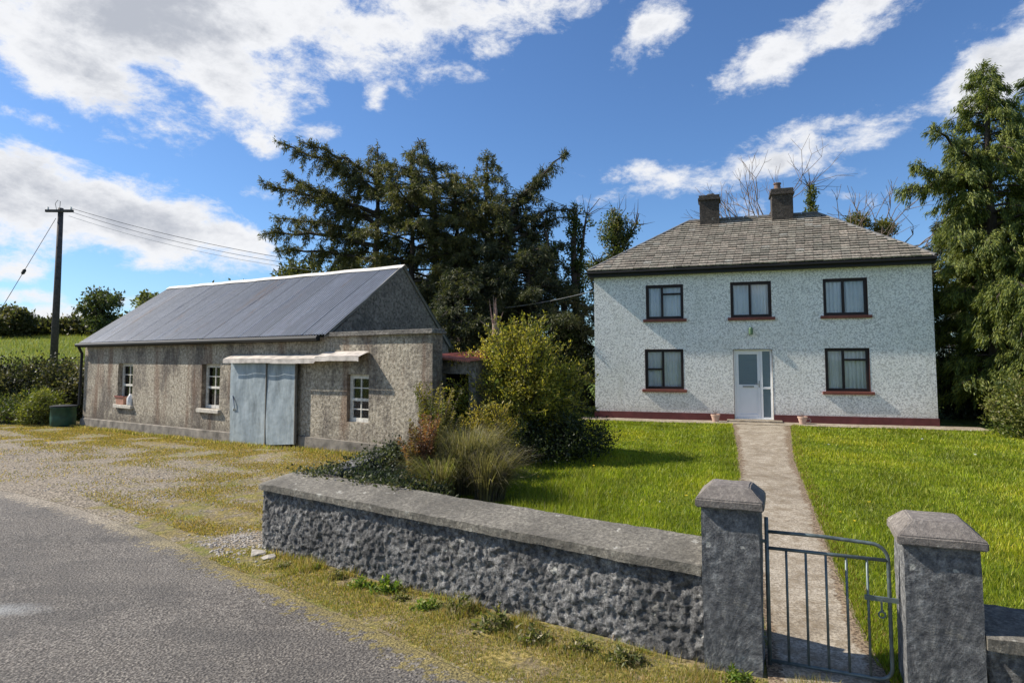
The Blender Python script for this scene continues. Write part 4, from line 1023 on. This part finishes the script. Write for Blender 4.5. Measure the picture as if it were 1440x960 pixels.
def bare_tree(label,x,y,h,z,seed,spread=.5,lean=(0,0),depth=6,r0=.14,start=None):
    global rng; r_=random.Random(seed); mb=MB(); tips=[]
    def grow(p,d,L,r,k):
        q=p+d*L*.5+Vector((r_.gauss(0,.05),r_.gauss(0,.05),0))*L; e=q+(d+Vector((r_.gauss(0,.15),r_.gauss(0,.15),r_.gauss(0,.1)))).normalized()*L*.5
        mb.tube([p,q,e],[r,r*.85,r*.7],5,False)
        if k<=0: tips.append(e); return
        for i in range(r_.choice((2,2,3))):
            nd=(d+Vector((r_.gauss(0,spread),r_.gauss(0,spread),r_.gauss(.08,spread*.6)))).normalized(); grow(e,nd,L*r_.uniform(.62,.88),r*.62,k-1)
    grow(Vector((0,0,0)),Vector((lean[0],lean[1],1)).normalized(),h*.36,r0,depth)
    t=thing('bare_tree',label,'tree',(x,y,z)); mb.build('trunk',M['twig'],t); return t,tips
Y=30; 
bare_tree('bare twiggy tree rising behind the right-hand chimney',X_(1112,Y),Y,(Zp(262,Y)-g1(X_(1094,Y),Y))*1.0,g1(X_(1094,Y),Y)-.1,11,.42,depth=6,r0=.16)
Y=29; x0=X_(1150,Y); z0=g1(x0,Y)-.1
ivy_tree('slender ivy-wrapped trunk rising behind the house roof right of the chimneys',x0,Y,8,[(S((1150,590),(1149,400),(1147,300),(1145,262)),.14,.65)],6,[(.09,.11,.02),(.13,.14,.03),(.06,.08,.02)],twn=16,rad=.3)
Y=30
bare_tree('bare spreading tree leaning right behind the roof hip',X_(1165,Y),Y,(Zp(262,Y)-g1(X_(1165,Y),Y))*.92,g1(X_(1165,Y),Y)-.1,24,.5,(.28,0),depth=6,r0=.18)
bare_tree('lower bare tree at the right end of the house roof',X_(1215,28.5),28.5,(Zp(310,28.5)-g1(X_(1215,28.5),28.5))*.95,g1(X_(1215,28.5),28.5)-.1,31,.5,(.1,0),depth=5,r0=.12)
Y=28; x0=X_(1225,Y); z0=g1(x0,Y)-.1
ivy_tree('small olive-leaved tree peeping over the right slope of the roof',x0,Y,7,[(S((1225,560),(1222,420),(1215,335)),.1,.5),(S((1222,400),(1240,350),(1250,330)),.06,.4),(S((1222,420),(1270,350),(1290,330)),.05,0)],7,OLIVE+[(.13,.14,.03)],
   crown=[(S((1212,314))[0],(.55,.4,.4),50),(S((1250,322))[0],(.6,.4,.32),50),(S((1235,345))[0],(.9,.5,.3),40)],twn=10)
# dead splintered stump behind the bush
rs_=random.Random(5); Y=19.5; x0=X_(697,Y); z0=g1(x0,Y)
t=thing('dead_trunk','pinkish splintered dead trunk standing behind the yellow-green bush','dead tree',(x0,Y,z0))
mb=MB(); mb.tube([(0,0,0),(0,0,Zp(455,Y)-z0)],[.16,.1],8)
for i in range(9):
    a=rs_.gauss(0,.12); h=rs_.uniform(.3,1.05); b=Vector((rs_.gauss(0,.05),rs_.gauss(0,.05),Zp(462,Y)-z0)); mb.tube([b,b+Vector((a*.6,0,h*.5)),b+Vector((a,rs_.gauss(0,.05),h))],[.035,.025,.004],5,False)
mb.build('trunk',M['pinktwig'],t)

# ------------------------------------------------------------------ right side conifers
RC1=[(.08,.115,.028),(.125,.16,.036),(.055,.08,.026),(.18,.20,.045)]
RC2=[(.15,.18,.03),(.23,.25,.04),(.11,.145,.028),(.28,.28,.06)]
def Yc(px,Y): return (px-720)/900*Y
Y=18.2; tx=Yc(1402,Y)
conifer('tall feathery conifer with drooping yellow-green sprays right of the house',tx,Y,Zp(82,Y)-.4,z0f=.10,Lmax=2.7,n=130,seed=20,trunk=.28,cols=RC1+RC2[:2],leaf=(.12,.022),dens=1.5,droop=.45,rise=.35,
   prof=lambda q:min(1,(1.02-q)*1.25)*(.78 if q<.25 else 1),name='conifer_tree',drange=1.5,order=1.,vert=.25,
   arms=[(.62,Yc(1290,Y),Y-.3,Zp(235,Y),.06),(.68,Yc(1282,Y),Y+.2,Zp(265,Y),.08),(.7,Yc(1300,Y),Y-.6,Zp(185,Y),.02),(.5,Yc(1345,Y),Y-1.2,Zp(355,Y),.1),(.42,Yc(1350,Y),Y-1.6,Zp(440,Y),.12),(.36,Yc(1362,Y),Y-1.9,Zp(480,Y),.15),(.45,Yc(1410,Y),Y-2.2,Zp(450,Y),.12),(.3,Yc(1425,Y),Y-2.0,Zp(520,Y),.12)])
conifer('darker conifer at the right edge behind the feathery one',Yc(1475,19.5),19.5,Zp(90,19.5)-.4,z0f=.08,Lmax=2.8,n=110,seed=21,trunk=.26,cols=RC1,leaf=(.16,.032),dens=1.0,droop=.45,rise=.35,prof=lambda q:min(1,(1.02-q)*1.3),drange=1.5,order=1.,vert=.25)
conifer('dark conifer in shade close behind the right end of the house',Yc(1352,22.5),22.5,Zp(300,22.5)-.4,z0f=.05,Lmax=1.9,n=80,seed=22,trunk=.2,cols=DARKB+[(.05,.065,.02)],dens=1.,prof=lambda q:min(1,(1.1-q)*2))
bush('garden_bush','light green leafy shrub at the right edge under the conifers',Yc(1440,15.6),15.6,[((0,0,.7),(.85,.8,.8)),((.5,0,1.0),(.8,.7,.8)),((-.3,-.1,.4),(.6,.6,.45))],340,42,(.07,.04),[(.12,.15,.03),(.17,.18,.045),(.08,.11,.025),(.22,.2,.08)],.2,18,seed=8)

bush('laurel_bush','added black-green shrub giving the deep shade between the house end and the conifers',Yc(1345,20.5),20.5,[((0,0,.9),(.9,.7,1.1)),((.9,0,.8),(.9,.7,1.0)),((1.8,.2,.9),(.8,.7,1.1))],420,34,(.11,.06),DARKB,.25,12,seed=9)  # dark-leaved shrub added so this gap reads as black shade
# ------------------------------------------------------------------ left side: hedge, shrubs, distant trees
def rowbush(name,label,pts,blobs,n,npc,leaf,cols,seed,cat='hedge',crad=.3):
    x,y=pts
    return bush(name,label,x,y,blobs,n,npc,leaf,cols,crad,20,seed=seed,cat=cat)
rowbush('bramble_hedge','dark bramble hedge along the field edge left of the shed',(-18.6,25.0),[((-5.5,.6,.6),(2.2,.8,1.2)),((-3,.4,.9),(2.0,.9,1.25)),((-.6,.2,.8),(1.9,.8,1.25)),((1.4,-.2,.7),(1.4,.8,1.2)),((2.7,-.6,.8),(1.0,.7,1.1))],1300,34,(.11,.08),[(.025,.032,.014),(.045,.05,.02),(.10,.095,.05),(.035,.04,.018),(.14,.125,.06)],11)
rowbush('weedy_shrub','rank green weeds and nettles at the hedge foot beside the water butt',(-17.0,23.2),[((-.3,0,.45),(1.1,.6,.55)),((-1.9,.2,.35),(1.2,.6,.5)),((-3.4,.3,.4),(1.3,.6,.5))],420,36,(.12,.04),[(.07,.10,.02),(.14,.17,.03),(.05,.07,.02),(.18,.17,.06)],12,'weeds',.25)
rowbush('weedy_shrub','tuft of bright yellow-green weeds left of the water butt',(-16.5,22.6),[((0,0,.5),(.7,.5,.65)),],110,36,(.14,.03),[(.17,.19,.03),(.22,.22,.05),(.12,.14,.03)],13,'weeds',.2)
def far_tree(label,px,py_top,py_bot,Y,wpx,seed,cols,name='broadleaf_tree',gap=.3,n=260,leafs=(.3,.2),blob=None,crown_low=.25):
    global rng; rng=np.random.default_rng(3000+seed); x=X_(px,Y); zb=min(g1(x,Y),Zp(py_bot,Y)); zt=Zp(py_top,Y); h=zt-zb; w=wpx/900*Y/2
    base=np.array([x,Y,zb]); LV=Leaves(); mb=MB(); mb.tube([(0,0,-.2),(.1,0,h*.4),(0,0,h*.8)],[.03*h+.02,.022*h,.01*h],7)
    C=[]
    for i in range(9):
        a=rng.uniform(0,2*PI); r=rng.uniform(.1,.75); zz=rng.uniform(crown_low+.08,.86)
        k=math.sqrt(max(.1,1-((zz-.5)/.5)**2)); e=np.array([math.cos(a)*w*r*k,math.sin(a)*w*r*k,h*zz]); mb.tube([(0,0,h*zz*.45),e*.6+np.array([0,0,h*.08]),e],[.015*h,.01*h,.003*h],5,False)
        C.append(ellip(n//9,e,(w*.42,w*.42,h*.15),.2))
    C=np.concatenate(C); clumps(LV,C,w*.13+.1,26,leafs,cols)
    t=thing(name,label,'tree',tuple(base)); mb.build('trunk',M['bark'],t); LV.build('crown',M['leaf'],t); return t
far_tree('round dark tree with gaps of sky across the field near the pole',132,403,474,58,84,1,[(.07,.09,.035),(.10,.12,.04),(.05,.06,.03)],n=150,leafs=(.3,.18),crown_low=.1)
far_tree('brown-green bush at the far left edge of the field',12,428,474,58,70,2,[(.12,.11,.05),(.09,.09,.035),(.06,.07,.025)],n=240,leafs=(.32,.22),crown_low=0)
far_tree('pale bushy treetop left of the shed roof verge',215,405,470,50,60,3,[(.12,.14,.05),(.16,.17,.07)],n=220,leafs=(.28,.18),crown_low=.1)
far_tree('thin pale treetops just above the shed ridge',318,380,470,44,80,4,[(.13,.14,.05),(.10,.11,.04),(.2,.19,.08)],n=200,leafs=(.26,.15))
far_tree('round olive treetop above the shed ridge near the conifers',425,361,470,36,100,5,[(.11,.12,.035),(.15,.15,.04),(.08,.09,.03)],n=330,leafs=(.2,.13))
far_tree('leafy treetop just behind the arms of the windswept conifer',488,345,470,33,80,6,[(.07,.085,.03),(.10,.11,.035)],n=260,leafs=(.2,.13))
rowbush('field_hedge','far hedge along the top of the field behind the pole',(-41,62),[((-8,0,.5),(6,1,1.1)),((-1,0,.5),(5,1,1.0)),((5,0,.6),(4,1,1.3)),((11,-1,.5),(5,1,1.2)),((-16,0,1.1),(5,1,1.7))],900,26,(.4,.28),[(.08,.085,.035),(.12,.11,.045),(.05,.06,.025)],14,'hedge',.6)

# ------------------------------------------------------------------ grass blades
def blades(name,label,poly,excl,N,hfn,cols,seed,wk=.0011,z_off=0.0,near=1.6,cull=None,pw=1.0,colfn=None,cat=None):
    """single triangle blades, denser close to the road; kind stuff"""
    global rng; rng=np.random.default_rng(4000+seed)
    xs=[p[0] for p in poly]; ys=[p[1] for p in poly]; out=[]; tot=0
    while tot<N:
        x=rng.uniform(min(xs),max(xs),N); y=rng.uniform(min(ys),max(ys),N); d=np.hypot(x,y)
        k=(rng.random(N)<(4.5/np.maximum(d,4.5))**near)&inside(x,y,poly)
        for e in excl: k&=~inside(x,y,e)
        if cull is not None: k&=cull(x,y)
        out.append(np.stack([x[k],y[k]],-1)); tot+=k.sum()
    P=np.concatenate(out)[:N]; x,y=P[:,0],P[:,1]; d=np.hypot(x,y); n=len(P)
    z=G(x,y)+z_off; h=hfn(x,y)*rng.uniform(.5,1.25,n); w=np.clip(wk*d,.004,.03)*rng.uniform(.7,1.3,n)
    a=rng.uniform(0,2*PI,n); s=np.stack([np.cos(a),np.sin(a),0*a],-1); ln=rng.normal(0,.35,(n,2))*h[:,None]
    b=np.stack([x,y,z],-1); t=b+np.stack([ln[:,0],ln[:,1],h],-1)
    V=np.empty((n,3,3)); V[:,0]=b-s*w[:,None]/2; V[:,1]=b+s*w[:,None]/2; V[:,2]=t
    C=leafcols(n,cols,.2)
    if colfn is not None: C=colfn(x,y,C)
    o=np_mesh(name,V.reshape(-1,3),np.arange(3*n).reshape(n,3),M['grass'],None,np.repeat(C,3,axis=0))
    return tag(o,kind='stuff')
LG=[(.22,.29,.012),(.30,.36,.022),(.15,.21,.010),(.38,.38,.05),(.25,.30,.02)]
pathpoly=[(x+.03,y) for x,y in pathL]+[(x-.03,y) for x,y in reversed(pathR)]
def wl(s,v): return wtop(s,v)[:2]
lawnpoly=[wl(.6,.42),wl(WL,.42),pp(.39,.45),pp(1.3,.42),pp(1.7,.42),pp(4.6,.42),(9,5),(17,8),(17,17),hpt(10.5,-.9),hpt(-.6,-.9),(1.0,19),(-1.5,15),(-2.1,12),(-2.4,9.4)]
o=sheet('lawn',[wl(.4,.36),wl(WL*.5,.36),wl(WL,.36),pp(.6,.3),pp(1.6,.3),pp(6,.3)],[(-2.3,13.0),(-.5,15.5),hpt(-.6,-.93),hpt(4.5,-.93),hpt(8,-.93),(19,15.5)],M['turf'],.008,200,140)
def hl(x,y):
    k=np.array([noise.noise(Vector((a*.9,b*.9,0))) for a,b in zip(x,y)]) if len(x)<1 else np.sin(x*2.1+np.sin(y*1.7)*1.3)*np.sin(y*2.6+x*.7)
    return .062+.02*k
def lawncol(x,y,C):
    k=np.sin(x*1.3+1.1*np.sin(y*.9))*np.sin(y*1.1+.8*np.sin(x*1.7)); q=np.sin(x*5.1+y*2.2)*np.sin(y*4.3-x*1.9)
    f=.97+.2*k+.16*q; C=C*f[:,None]; C[:,0]*=1+.15*np.clip(k,0,1); return np.clip(C,.01,1)
blades('lawn_grass','',lawnpoly,[pathpoly],330000,hl,LG,1,.0013,.005,1.35,colfn=lawncol)
# long unmown fringe by the bushes and wall
blades('long_grass','',[wl(2.9,.45),wl(4.4,.45),wl(4.4,.75),(0.9,7.6),(1.6,11.5),(1.2,11.6),(.3,10.2),(-.2,8.6)],[],14000,lambda x,y:.16+0*x,LG+[(.2,.2,.05)],2,.0012,.004,.8)
blades('path_edge_grass','',[(a+dx,b) for (a,b),dx in zip(pathR,[.0]*9)]+[(a+.16,b) for a,b in reversed(pathR)],[],9000,lambda x,y:.05+0*x,LG+[(.3,.2,.09),(.24,.15,.06)],3,.0014,.01,1.2)
# verge outside the wall and mossy tufts on the yard
verge=[(-3.5,7.52),(-2.75,6.9),(-1.34,5.70),(-.35,4.79),(.5,3.95),(1.6,2.95),(3,1.9),(5,2.8),pp(1.7,-.02),pp(0,-.03),wl(WL,-.05),wl(0,-.05)]
VG=[(.18,.20,.03),(.36,.29,.08),(.46,.35,.15),(.14,.17,.03),(.38,.25,.11),(.28,.28,.05),(.52,.43,.25)]
def wd(x,y): 
    d=dist_poly(x,y,[wl(0,0),wl(WL,0),pp(1.7)]); return d
blades('verge_grass','',verge,[],80000,lambda x,y:.020+.10*np.clip(1-wd(x,y)/.55,0,1)*np.clip(.3+np.sin(x*7+2*np.sin(y*5)),0,1),VG,4,.0012,.006,1.0,cull=lambda x,y:np.sin(x*5.3+1.7*np.sin(y*4.1))*np.sin(y*6.1+x)+rng.normal(0,.3,len(x))>-.45)
yard=[(-20,24),(-15,22.5),(-8.6,18.2),(-3.5,14.9),(-2.6,12),(-2.95,9),(-3.4,8.1),(-4.3,8.6),(-8,11.3),(-14,14.2)]
def ycull(x,y):
    d=dist_poly(x,y,yardE); return (rng.random(len(x))<np.clip(1.1-d*.22,.06,1))&(np.sin(x*2.3+1.7*np.sin(y*1.9))*np.sin(y*2.9+x)+rng.normal(0,.35,len(x))>0.05)
blades('yard_grass','',yard,[],70000,lambda x,y:.028+0*x,[(.36,.28,.07),(.27,.235,.055),(.44,.33,.13),(.18,.18,.045),(.42,.27,.13)],5,.0013,.006,.6,cull=ycull)
blades('field_grass','',[(-70,64),(-30,64),(-17,27),(-17,25.6),(-26,25.6),(-50,30)],[],42000,lambda x,y:.30+0*x,[(.19,.23,.03),(.26,.27,.05),(.11,.15,.025),(.3,.27,.09)],6,.0016,0,.9)
blades('shed_foot_grass','',[bpt(-.2,-.05),bpt(9,-.05),bpt(12,-.05),bpt(16,-.05),bpt(16.4,-.5),bpt(11.7,-.4),bpt(-.5,-.35)],[],5000,lambda x,y:.09+0*x,VG,7,.0013,0,0)
# weeds at the wall foot: individual plants
def weed(x,y,s,cols,seed,label):
    global rng; rng=np.random.default_rng(5000+seed); z=g1(x,y); LV=Leaves(); n=340
    s=s*rng.uniform(.8,1.4); q=np.stack([np.clip(rng.normal(0,.42,n),-.9,.9),np.clip(rng.normal(0,.26,n),-.6,.6),rng.random(n)**1.4],-1)
    q[:,2]*=.75*np.exp(-q[:,0]**2*2)*(.6+.4*np.sin(q[:,0]*9+seed)); q*=s
    d=np.concatenate([rng.normal(0,.8,(n,2)),rng.uniform(-.1,1,(n,1))],1); LV.add(q,d,s*rng.uniform(.12,.4,n),s*.11,leafcols(n,cols,.3))
    o=LV.build('weed_clump',M['leaf']); o.location=(x,y,z); return tag(o,label,'weed','weeds at the foot of the roadside wall')
WC=[(.10,.17,.02),(.16,.24,.03),(.22,.24,.05)]; WB=[(.17,.18,.06),(.25,.21,.11),(.12,.14,.04)]
for i,(s_,v_,sz,cc) in enumerate([(1.35,-.14,.10,0),(1.75,-.2,.13,1),(2.15,-.22,.14,0),(2.45,-.15,.20,0),(2.75,-.25,.13,1),(3.1,-.3,.16,0),(3.4,-.2,.15,1),(3.9,-.3,.17,1),(4.3,-.35,.16,1),(4.7,-.3,.15,1),(5.05,-.28,.17,1),(1.0,-.3,.1,1)]):
    x,y=wl(s_,v_); weed(x,y,sz,WC if cc==0 else WB,i,'low green weeds growing at the foot of the roadside wall' if cc==0 else 'dry olive and straw coloured weeds on the verge below the roadside wall')
x,y=pp(.22,-.1); weed(x,y,.15,WC,40,'bright green weed at the foot of the left gate pillar')
# lawn flowers
global_n=40; rng=np.random.default_rng(77)
LV=Leaves(); k=0
xx=rng.uniform(-.5,12,900); yy=rng.uniform(5.2,17,900); ok=inside(xx,yy,lawnpoly)&~inside(xx,yy,pathpoly); xx=xx[ok][:global_n]; yy=yy[ok][:global_n]
zz=G(xx,yy)+.075
for j in range(7):
    a=rng.uniform(0,2*PI,len(xx)); LV.add(np.stack([xx,yy,zz],-1),np.stack([np.cos(a),np.sin(a),0*a+.4],-1),.018+.0007*yy,.016+.0007*yy,np.where((np.arange(len(xx))%4!=0)[:,None],[[.75,.6,.05]],[[.8,.8,.75]]))
tag(LV.build('lawn_daisies',M['flower']),kind='stuff')
# loose stones: rubble at wall end + gravel
rs_=random.Random(3)
def stone_mesh(mb,c,s,flat=.5):
    bm=bmesh.new(); bmesh.ops.create_icosphere(bm,subdivisions=1,radius=s); o_=Vector((rs_.random()*9,0,0)); k=len(mb.v)
    for v in bm.verts:
        v.co=v.co*(1+noise.noise(v.co/s+o_)*.7); v.co.z*=flat; mb.v.append(tuple(v.co+Vector(c)))
    for f in bm.faces: mb.f.append(tuple(k+v.index for v in f.verts))
    bm.free()
mb=MB()
for i in range(1500):
    if i<420: x,y=rs_.gauss(-3.45,.33),rs_.gauss(8.1,.35)
    else: x=rs_.uniform(-13,-3.4); y=rs_.uniform(9,17)
    if dist_poly(np.array(x),np.array(y),roadE)<.1 or inside(np.array(x),np.array(y),[roadE[i_] for i_ in range(len(roadE))]+[(12,-9),(-34,-9)]): continue
    stone_mesh(mb,(x,y,g1(x,y)+.008),rs_.uniform(.008,.026))
tag(mb.build('gravel_stones',M['stone']),kind='stuff')
for i,(x,y,s,l) in enumerate([(-3.0,7.72,.11,'flat pale broken slab at the left foot of the roadside wall, nearest the corner'),(-2.82,7.55,.09,'small flat pale stone beside the broken slab at the wall foot')]):
    mb=MB(); stone_mesh(mb,(0,0,0),s,.22); o=mb.build('loose_stone',M['stone']); o.location=(x,y,g1(x,y)+.02); tag(o,l,'stone')

# ------------------------------------------------------------------ camera
f,cy_,pit,rol=900.,445.9,.064,.0024
cam=bpy.data.cameras.new('camera'); co=bpy.data.objects.new('camera',cam); col.objects.link(co)
cam.sensor_width=36; cam.sensor_fit='HORIZONTAL'; cam.lens=f/1440*36; cam.shift_y=-(480-cy_)/1440; cam.clip_end=6000; cam.clip_start=.05
co.location=(0,0,2.3); co.rotation_euler=(Matrix.Rotation(PI/2+pit,3,'X')@Matrix.Rotation(-rol,3,'Z')).to_euler()
sc.camera=co

# ------------------------------------------------------------------ light
SAZ=math.radians(168); SEL=math.radians(41)
S=Vector((math.cos(SAZ)*math.cos(SEL),math.sin(SAZ)*math.cos(SEL),math.sin(SEL)))
sd=bpy.data.lights.new('sun','SUN'); sd.energy=5.0; sd.angle=math.radians(.55); sd.color=(1,.93,.82)
so=bpy.data.objects.new('sun',sd); col.objects.link(so); so.rotation_euler=(-S).to_track_quat('-Z','Y').to_euler(); so.location=(-20,0,30)

def ray(x,y):
    a=x-720;b=y-cy_; X=a*math.cos(rol)+b*math.sin(rol);Yv=-a*math.sin(rol)+b*math.cos(rol); u=-Yv/f; X/=f
    return Vector((X, math.cos(pit)-math.sin(pit)*u, math.sin(pit)+math.cos(pit)*u)).normalized()
W=bpy.data.worlds.new('World'); sc.world=W; W.use_nodes=True; nt=W.node_tree; N=nt.nodes; L=nt.links; N.clear()
out=N.new('ShaderNodeOutputWorld'); bg=N.new('ShaderNodeBackground'); L.new(bg.outputs[0],out.inputs[0]); bg.inputs[1].default_value=.09
sky=N.new('ShaderNodeTexSky'); sky.sky_type='NISHITA'; sky.sun_disc=False; sky.sun_elevation=SEL; sky.sun_rotation=PI/2-SAZ; sky.altitude=60; sky.air_density=1.0; sky.dust_density=.35; sky.ozone_density=2.5
tc=N.new('ShaderNodeTexCoord'); sx=N.new('ShaderNodeSeparateXYZ'); L.new(tc.outputs['Generated'],sx.inputs[0])
def mt(op,a,b=0,cl=False):
    x=N.new('ShaderNodeMath'); x.operation=op; x.use_clamp=cl
    for s_,v in ((x.inputs[0],a),(x.inputs[1],b)):
        if hasattr(v,'is_linked'): L.new(v,s_)
        else: s_.default_value=v
    return x.outputs[0]
az=mt('ARCTAN2',sx.outputs[0],sx.outputs[1]); el=mt('ARCSINE',sx.outputs[2]); cb=N.new('ShaderNodeCombineXYZ'); L.new(az,cb.inputs[0]); L.new(el,cb.inputs[1])
# gentle warp so that the cloud banks get ragged outlines
def wnoise(scale,detail,rough,vec=None,dist=0):
    x=N.new('ShaderNodeTexNoise'); x.inputs['Scale'].default_value=scale; x.inputs['Detail'].default_value=detail; x.inputs['Roughness'].default_value=rough; x.inputs['Distortion'].default_value=dist
    L.new(vec or cb.outputs[0],x.inputs['Vector']); return x
mpn=N.new('ShaderNodeMapping'); mpn.inputs['Rotation'].default_value=(0,0,math.radians(18)); mpn.inputs['Scale'].default_value=(1,1.7,1); L.new(cb.outputs[0],mpn.inputs[0])
BL=[(210,10,330,110,-6,1.3),(90,80,210,80,22,1.15),(330,95,150,75,30,1.1),(170,150,75,42,15,.9),(470,30,200,75,10,1.05),(640,5,190,50,0,1.0),(745,12,120,36,0,.8),(705,62,55,30,0,.75),(560,70,40,26,30,.5),
 (45,163,95,22,8,.7),(235,195,60,20,10,.55),
 (45,265,160,80,12,1.15),(190,305,210,62,10,1.2),(300,330,120,44,16,1.0),(70,225,110,40,14,.8),
 (0,375,80,30,0,1.0),(90,445,120,26,6,1.0),(20,412,90,18,3,.9),(190,425,90,18,0,.8),(330,360,90,20,0,.6),
 (372,202,40,28,20,.85),(440,183,50,24,-10,.8),(528,133,24,40,0,.85),(372,268,45,18,0,.65),
 (918,42,78,46,-48,.95),(880,85,44,26,-25,.6),
 (1090,85,125,44,-28,.95),(1200,25,130,48,-14,1.05),(1020,115,60,26,-25,.6),
 (1060,235,260,34,-6,.85),(880,243,75,26,0,.75),(1110,205,120,40,-10,.7),(1190,247,55,20,-5,.55),(1040,190,160,26,-14,.4),
 (1110,290,170,34,0,.6),(1400,105,110,58,-22,1.1),(1200,300,80,26,0,.5),(1460,70,90,70,0,1.0),(620,350,120,20,0,.3),(660,400,140,40,0,.5)]
mask=None
for cx,cyy,rx,ry,ang,wt in BL:
    d=ray(cx,cyy); a_=math.atan2(d.x,d.y); e_=math.asin(d.z)
    d2=ray(cx+5,cyy); kx=(math.atan2(d2.x,d2.y)-a_)/5; d3=ray(cx,cyy-5); ky=(math.asin(d3.z)-e_)/5
    mp=N.new('ShaderNodeMapping'); mp.vector_type='TEXTURE'; mp.inputs['Location'].default_value=(a_,e_,0); mp.inputs['Rotation'].default_value=(0,0,-math.radians(ang)); mp.inputs['Scale'].default_value=(rx*kx,ry*ky,1)
    L.new(cb.outputs[0],mp.inputs[0]); ln=N.new('ShaderNodeVectorMath'); ln.operation='LENGTH'; L.new(mp.outputs[0],ln.inputs[0])
    r2=mt('MULTIPLY',ln.outputs['Value'],ln.outputs['Value']); v=mt('MULTIPLY',mt('EXPONENT',mt('MULTIPLY',r2,-.9)),wt)
    mask=v if mask is None else mt('MAXIMUM',mask,v)
# scattered cloud in the rest of the sky, outside the photographed part
beh=mt('MULTIPLY',mt('SUBTRACT',mt('ABSOLUTE',az),.78),4.,True); wn=wnoise(2.2,3,.5)
mask=mt('MAXIMUM',mask,mt('MULTIPLY',beh,mt('MULTIPLY',mt('SUBTRACT',wn.outputs[0],.42),4.,True)))
n1=wnoise(11,10,.68,mpn.outputs[0],.15); n2=wnoise(3.4,5,.55,mpn.outputs[0],.2)
dn=mt('ADD',mask,mt('ADD',mt('MULTIPLY',mt('SUBTRACT',n1.outputs[0],.5),1.9),mt('MULTIPLY',mt('SUBTRACT',n2.outputs[0],.5),.7)))
rm=N.new('ShaderNodeMapRange'); rm.interpolation_type='SMOOTHSTEP'; rm.inputs['From Min'].default_value=.42; rm.inputs['From Max'].default_value=.92; L.new(dn,rm.inputs['Value'])
# cloud tone: thick middles turn grey, thin rims stay white
th=N.new('ShaderNodeMapRange'); th.interpolation_type='SMOOTHSTEP'; th.inputs['From Min'].default_value=.75; th.inputs['From Max'].default_value=1.7; L.new(mt('ADD',dn,mt('MULTIPLY',mt('SUBTRACT',wnoise(6,6,.6,mpn.outputs[0]).outputs[0],.5),2.0)),th.inputs['Value'])
cm=N.new('ShaderNodeMix'); cm.data_type='RGBA'; L.new(th.outputs[0],cm.inputs[0]); cm.inputs[6].default_value=(7.2,7.3,7.55,1); cm.inputs[7].default_value=(3.9,4.15,4.7,1)
hs=N.new('ShaderNodeMix'); hs.data_type='RGBA'; hs.blend_type='MULTIPLY'; hs.inputs[0].default_value=1; L.new(sky.outputs[0],hs.inputs[6]); hs.inputs[7].default_value=(.68,.90,1.16,1)
fm=N.new('ShaderNodeMix'); fm.data_type='RGBA'; L.new(rm.outputs[0],fm.inputs[0]); L.new(hs.outputs[2],fm.inputs[6]); L.new(cm.outputs[2],fm.inputs[7]); L.new(fm.outputs[2],bg.inputs[0])
W.cycles.sampling_method='MANUAL'; W.cycles.sample_map_resolution=512

sc.view_settings.view_transform='Standard'; sc.view_settings.look='None'; sc.view_settings.gamma=1; sc.view_settings.use_curve_mapping=False; sc.view_settings.exposure=0.5
sc.render.engine='CYCLES'; sc.cycles.max_bounces=6; sc.cycles.transparent_max_bounces=8; sc.cycles.use_denoising=True
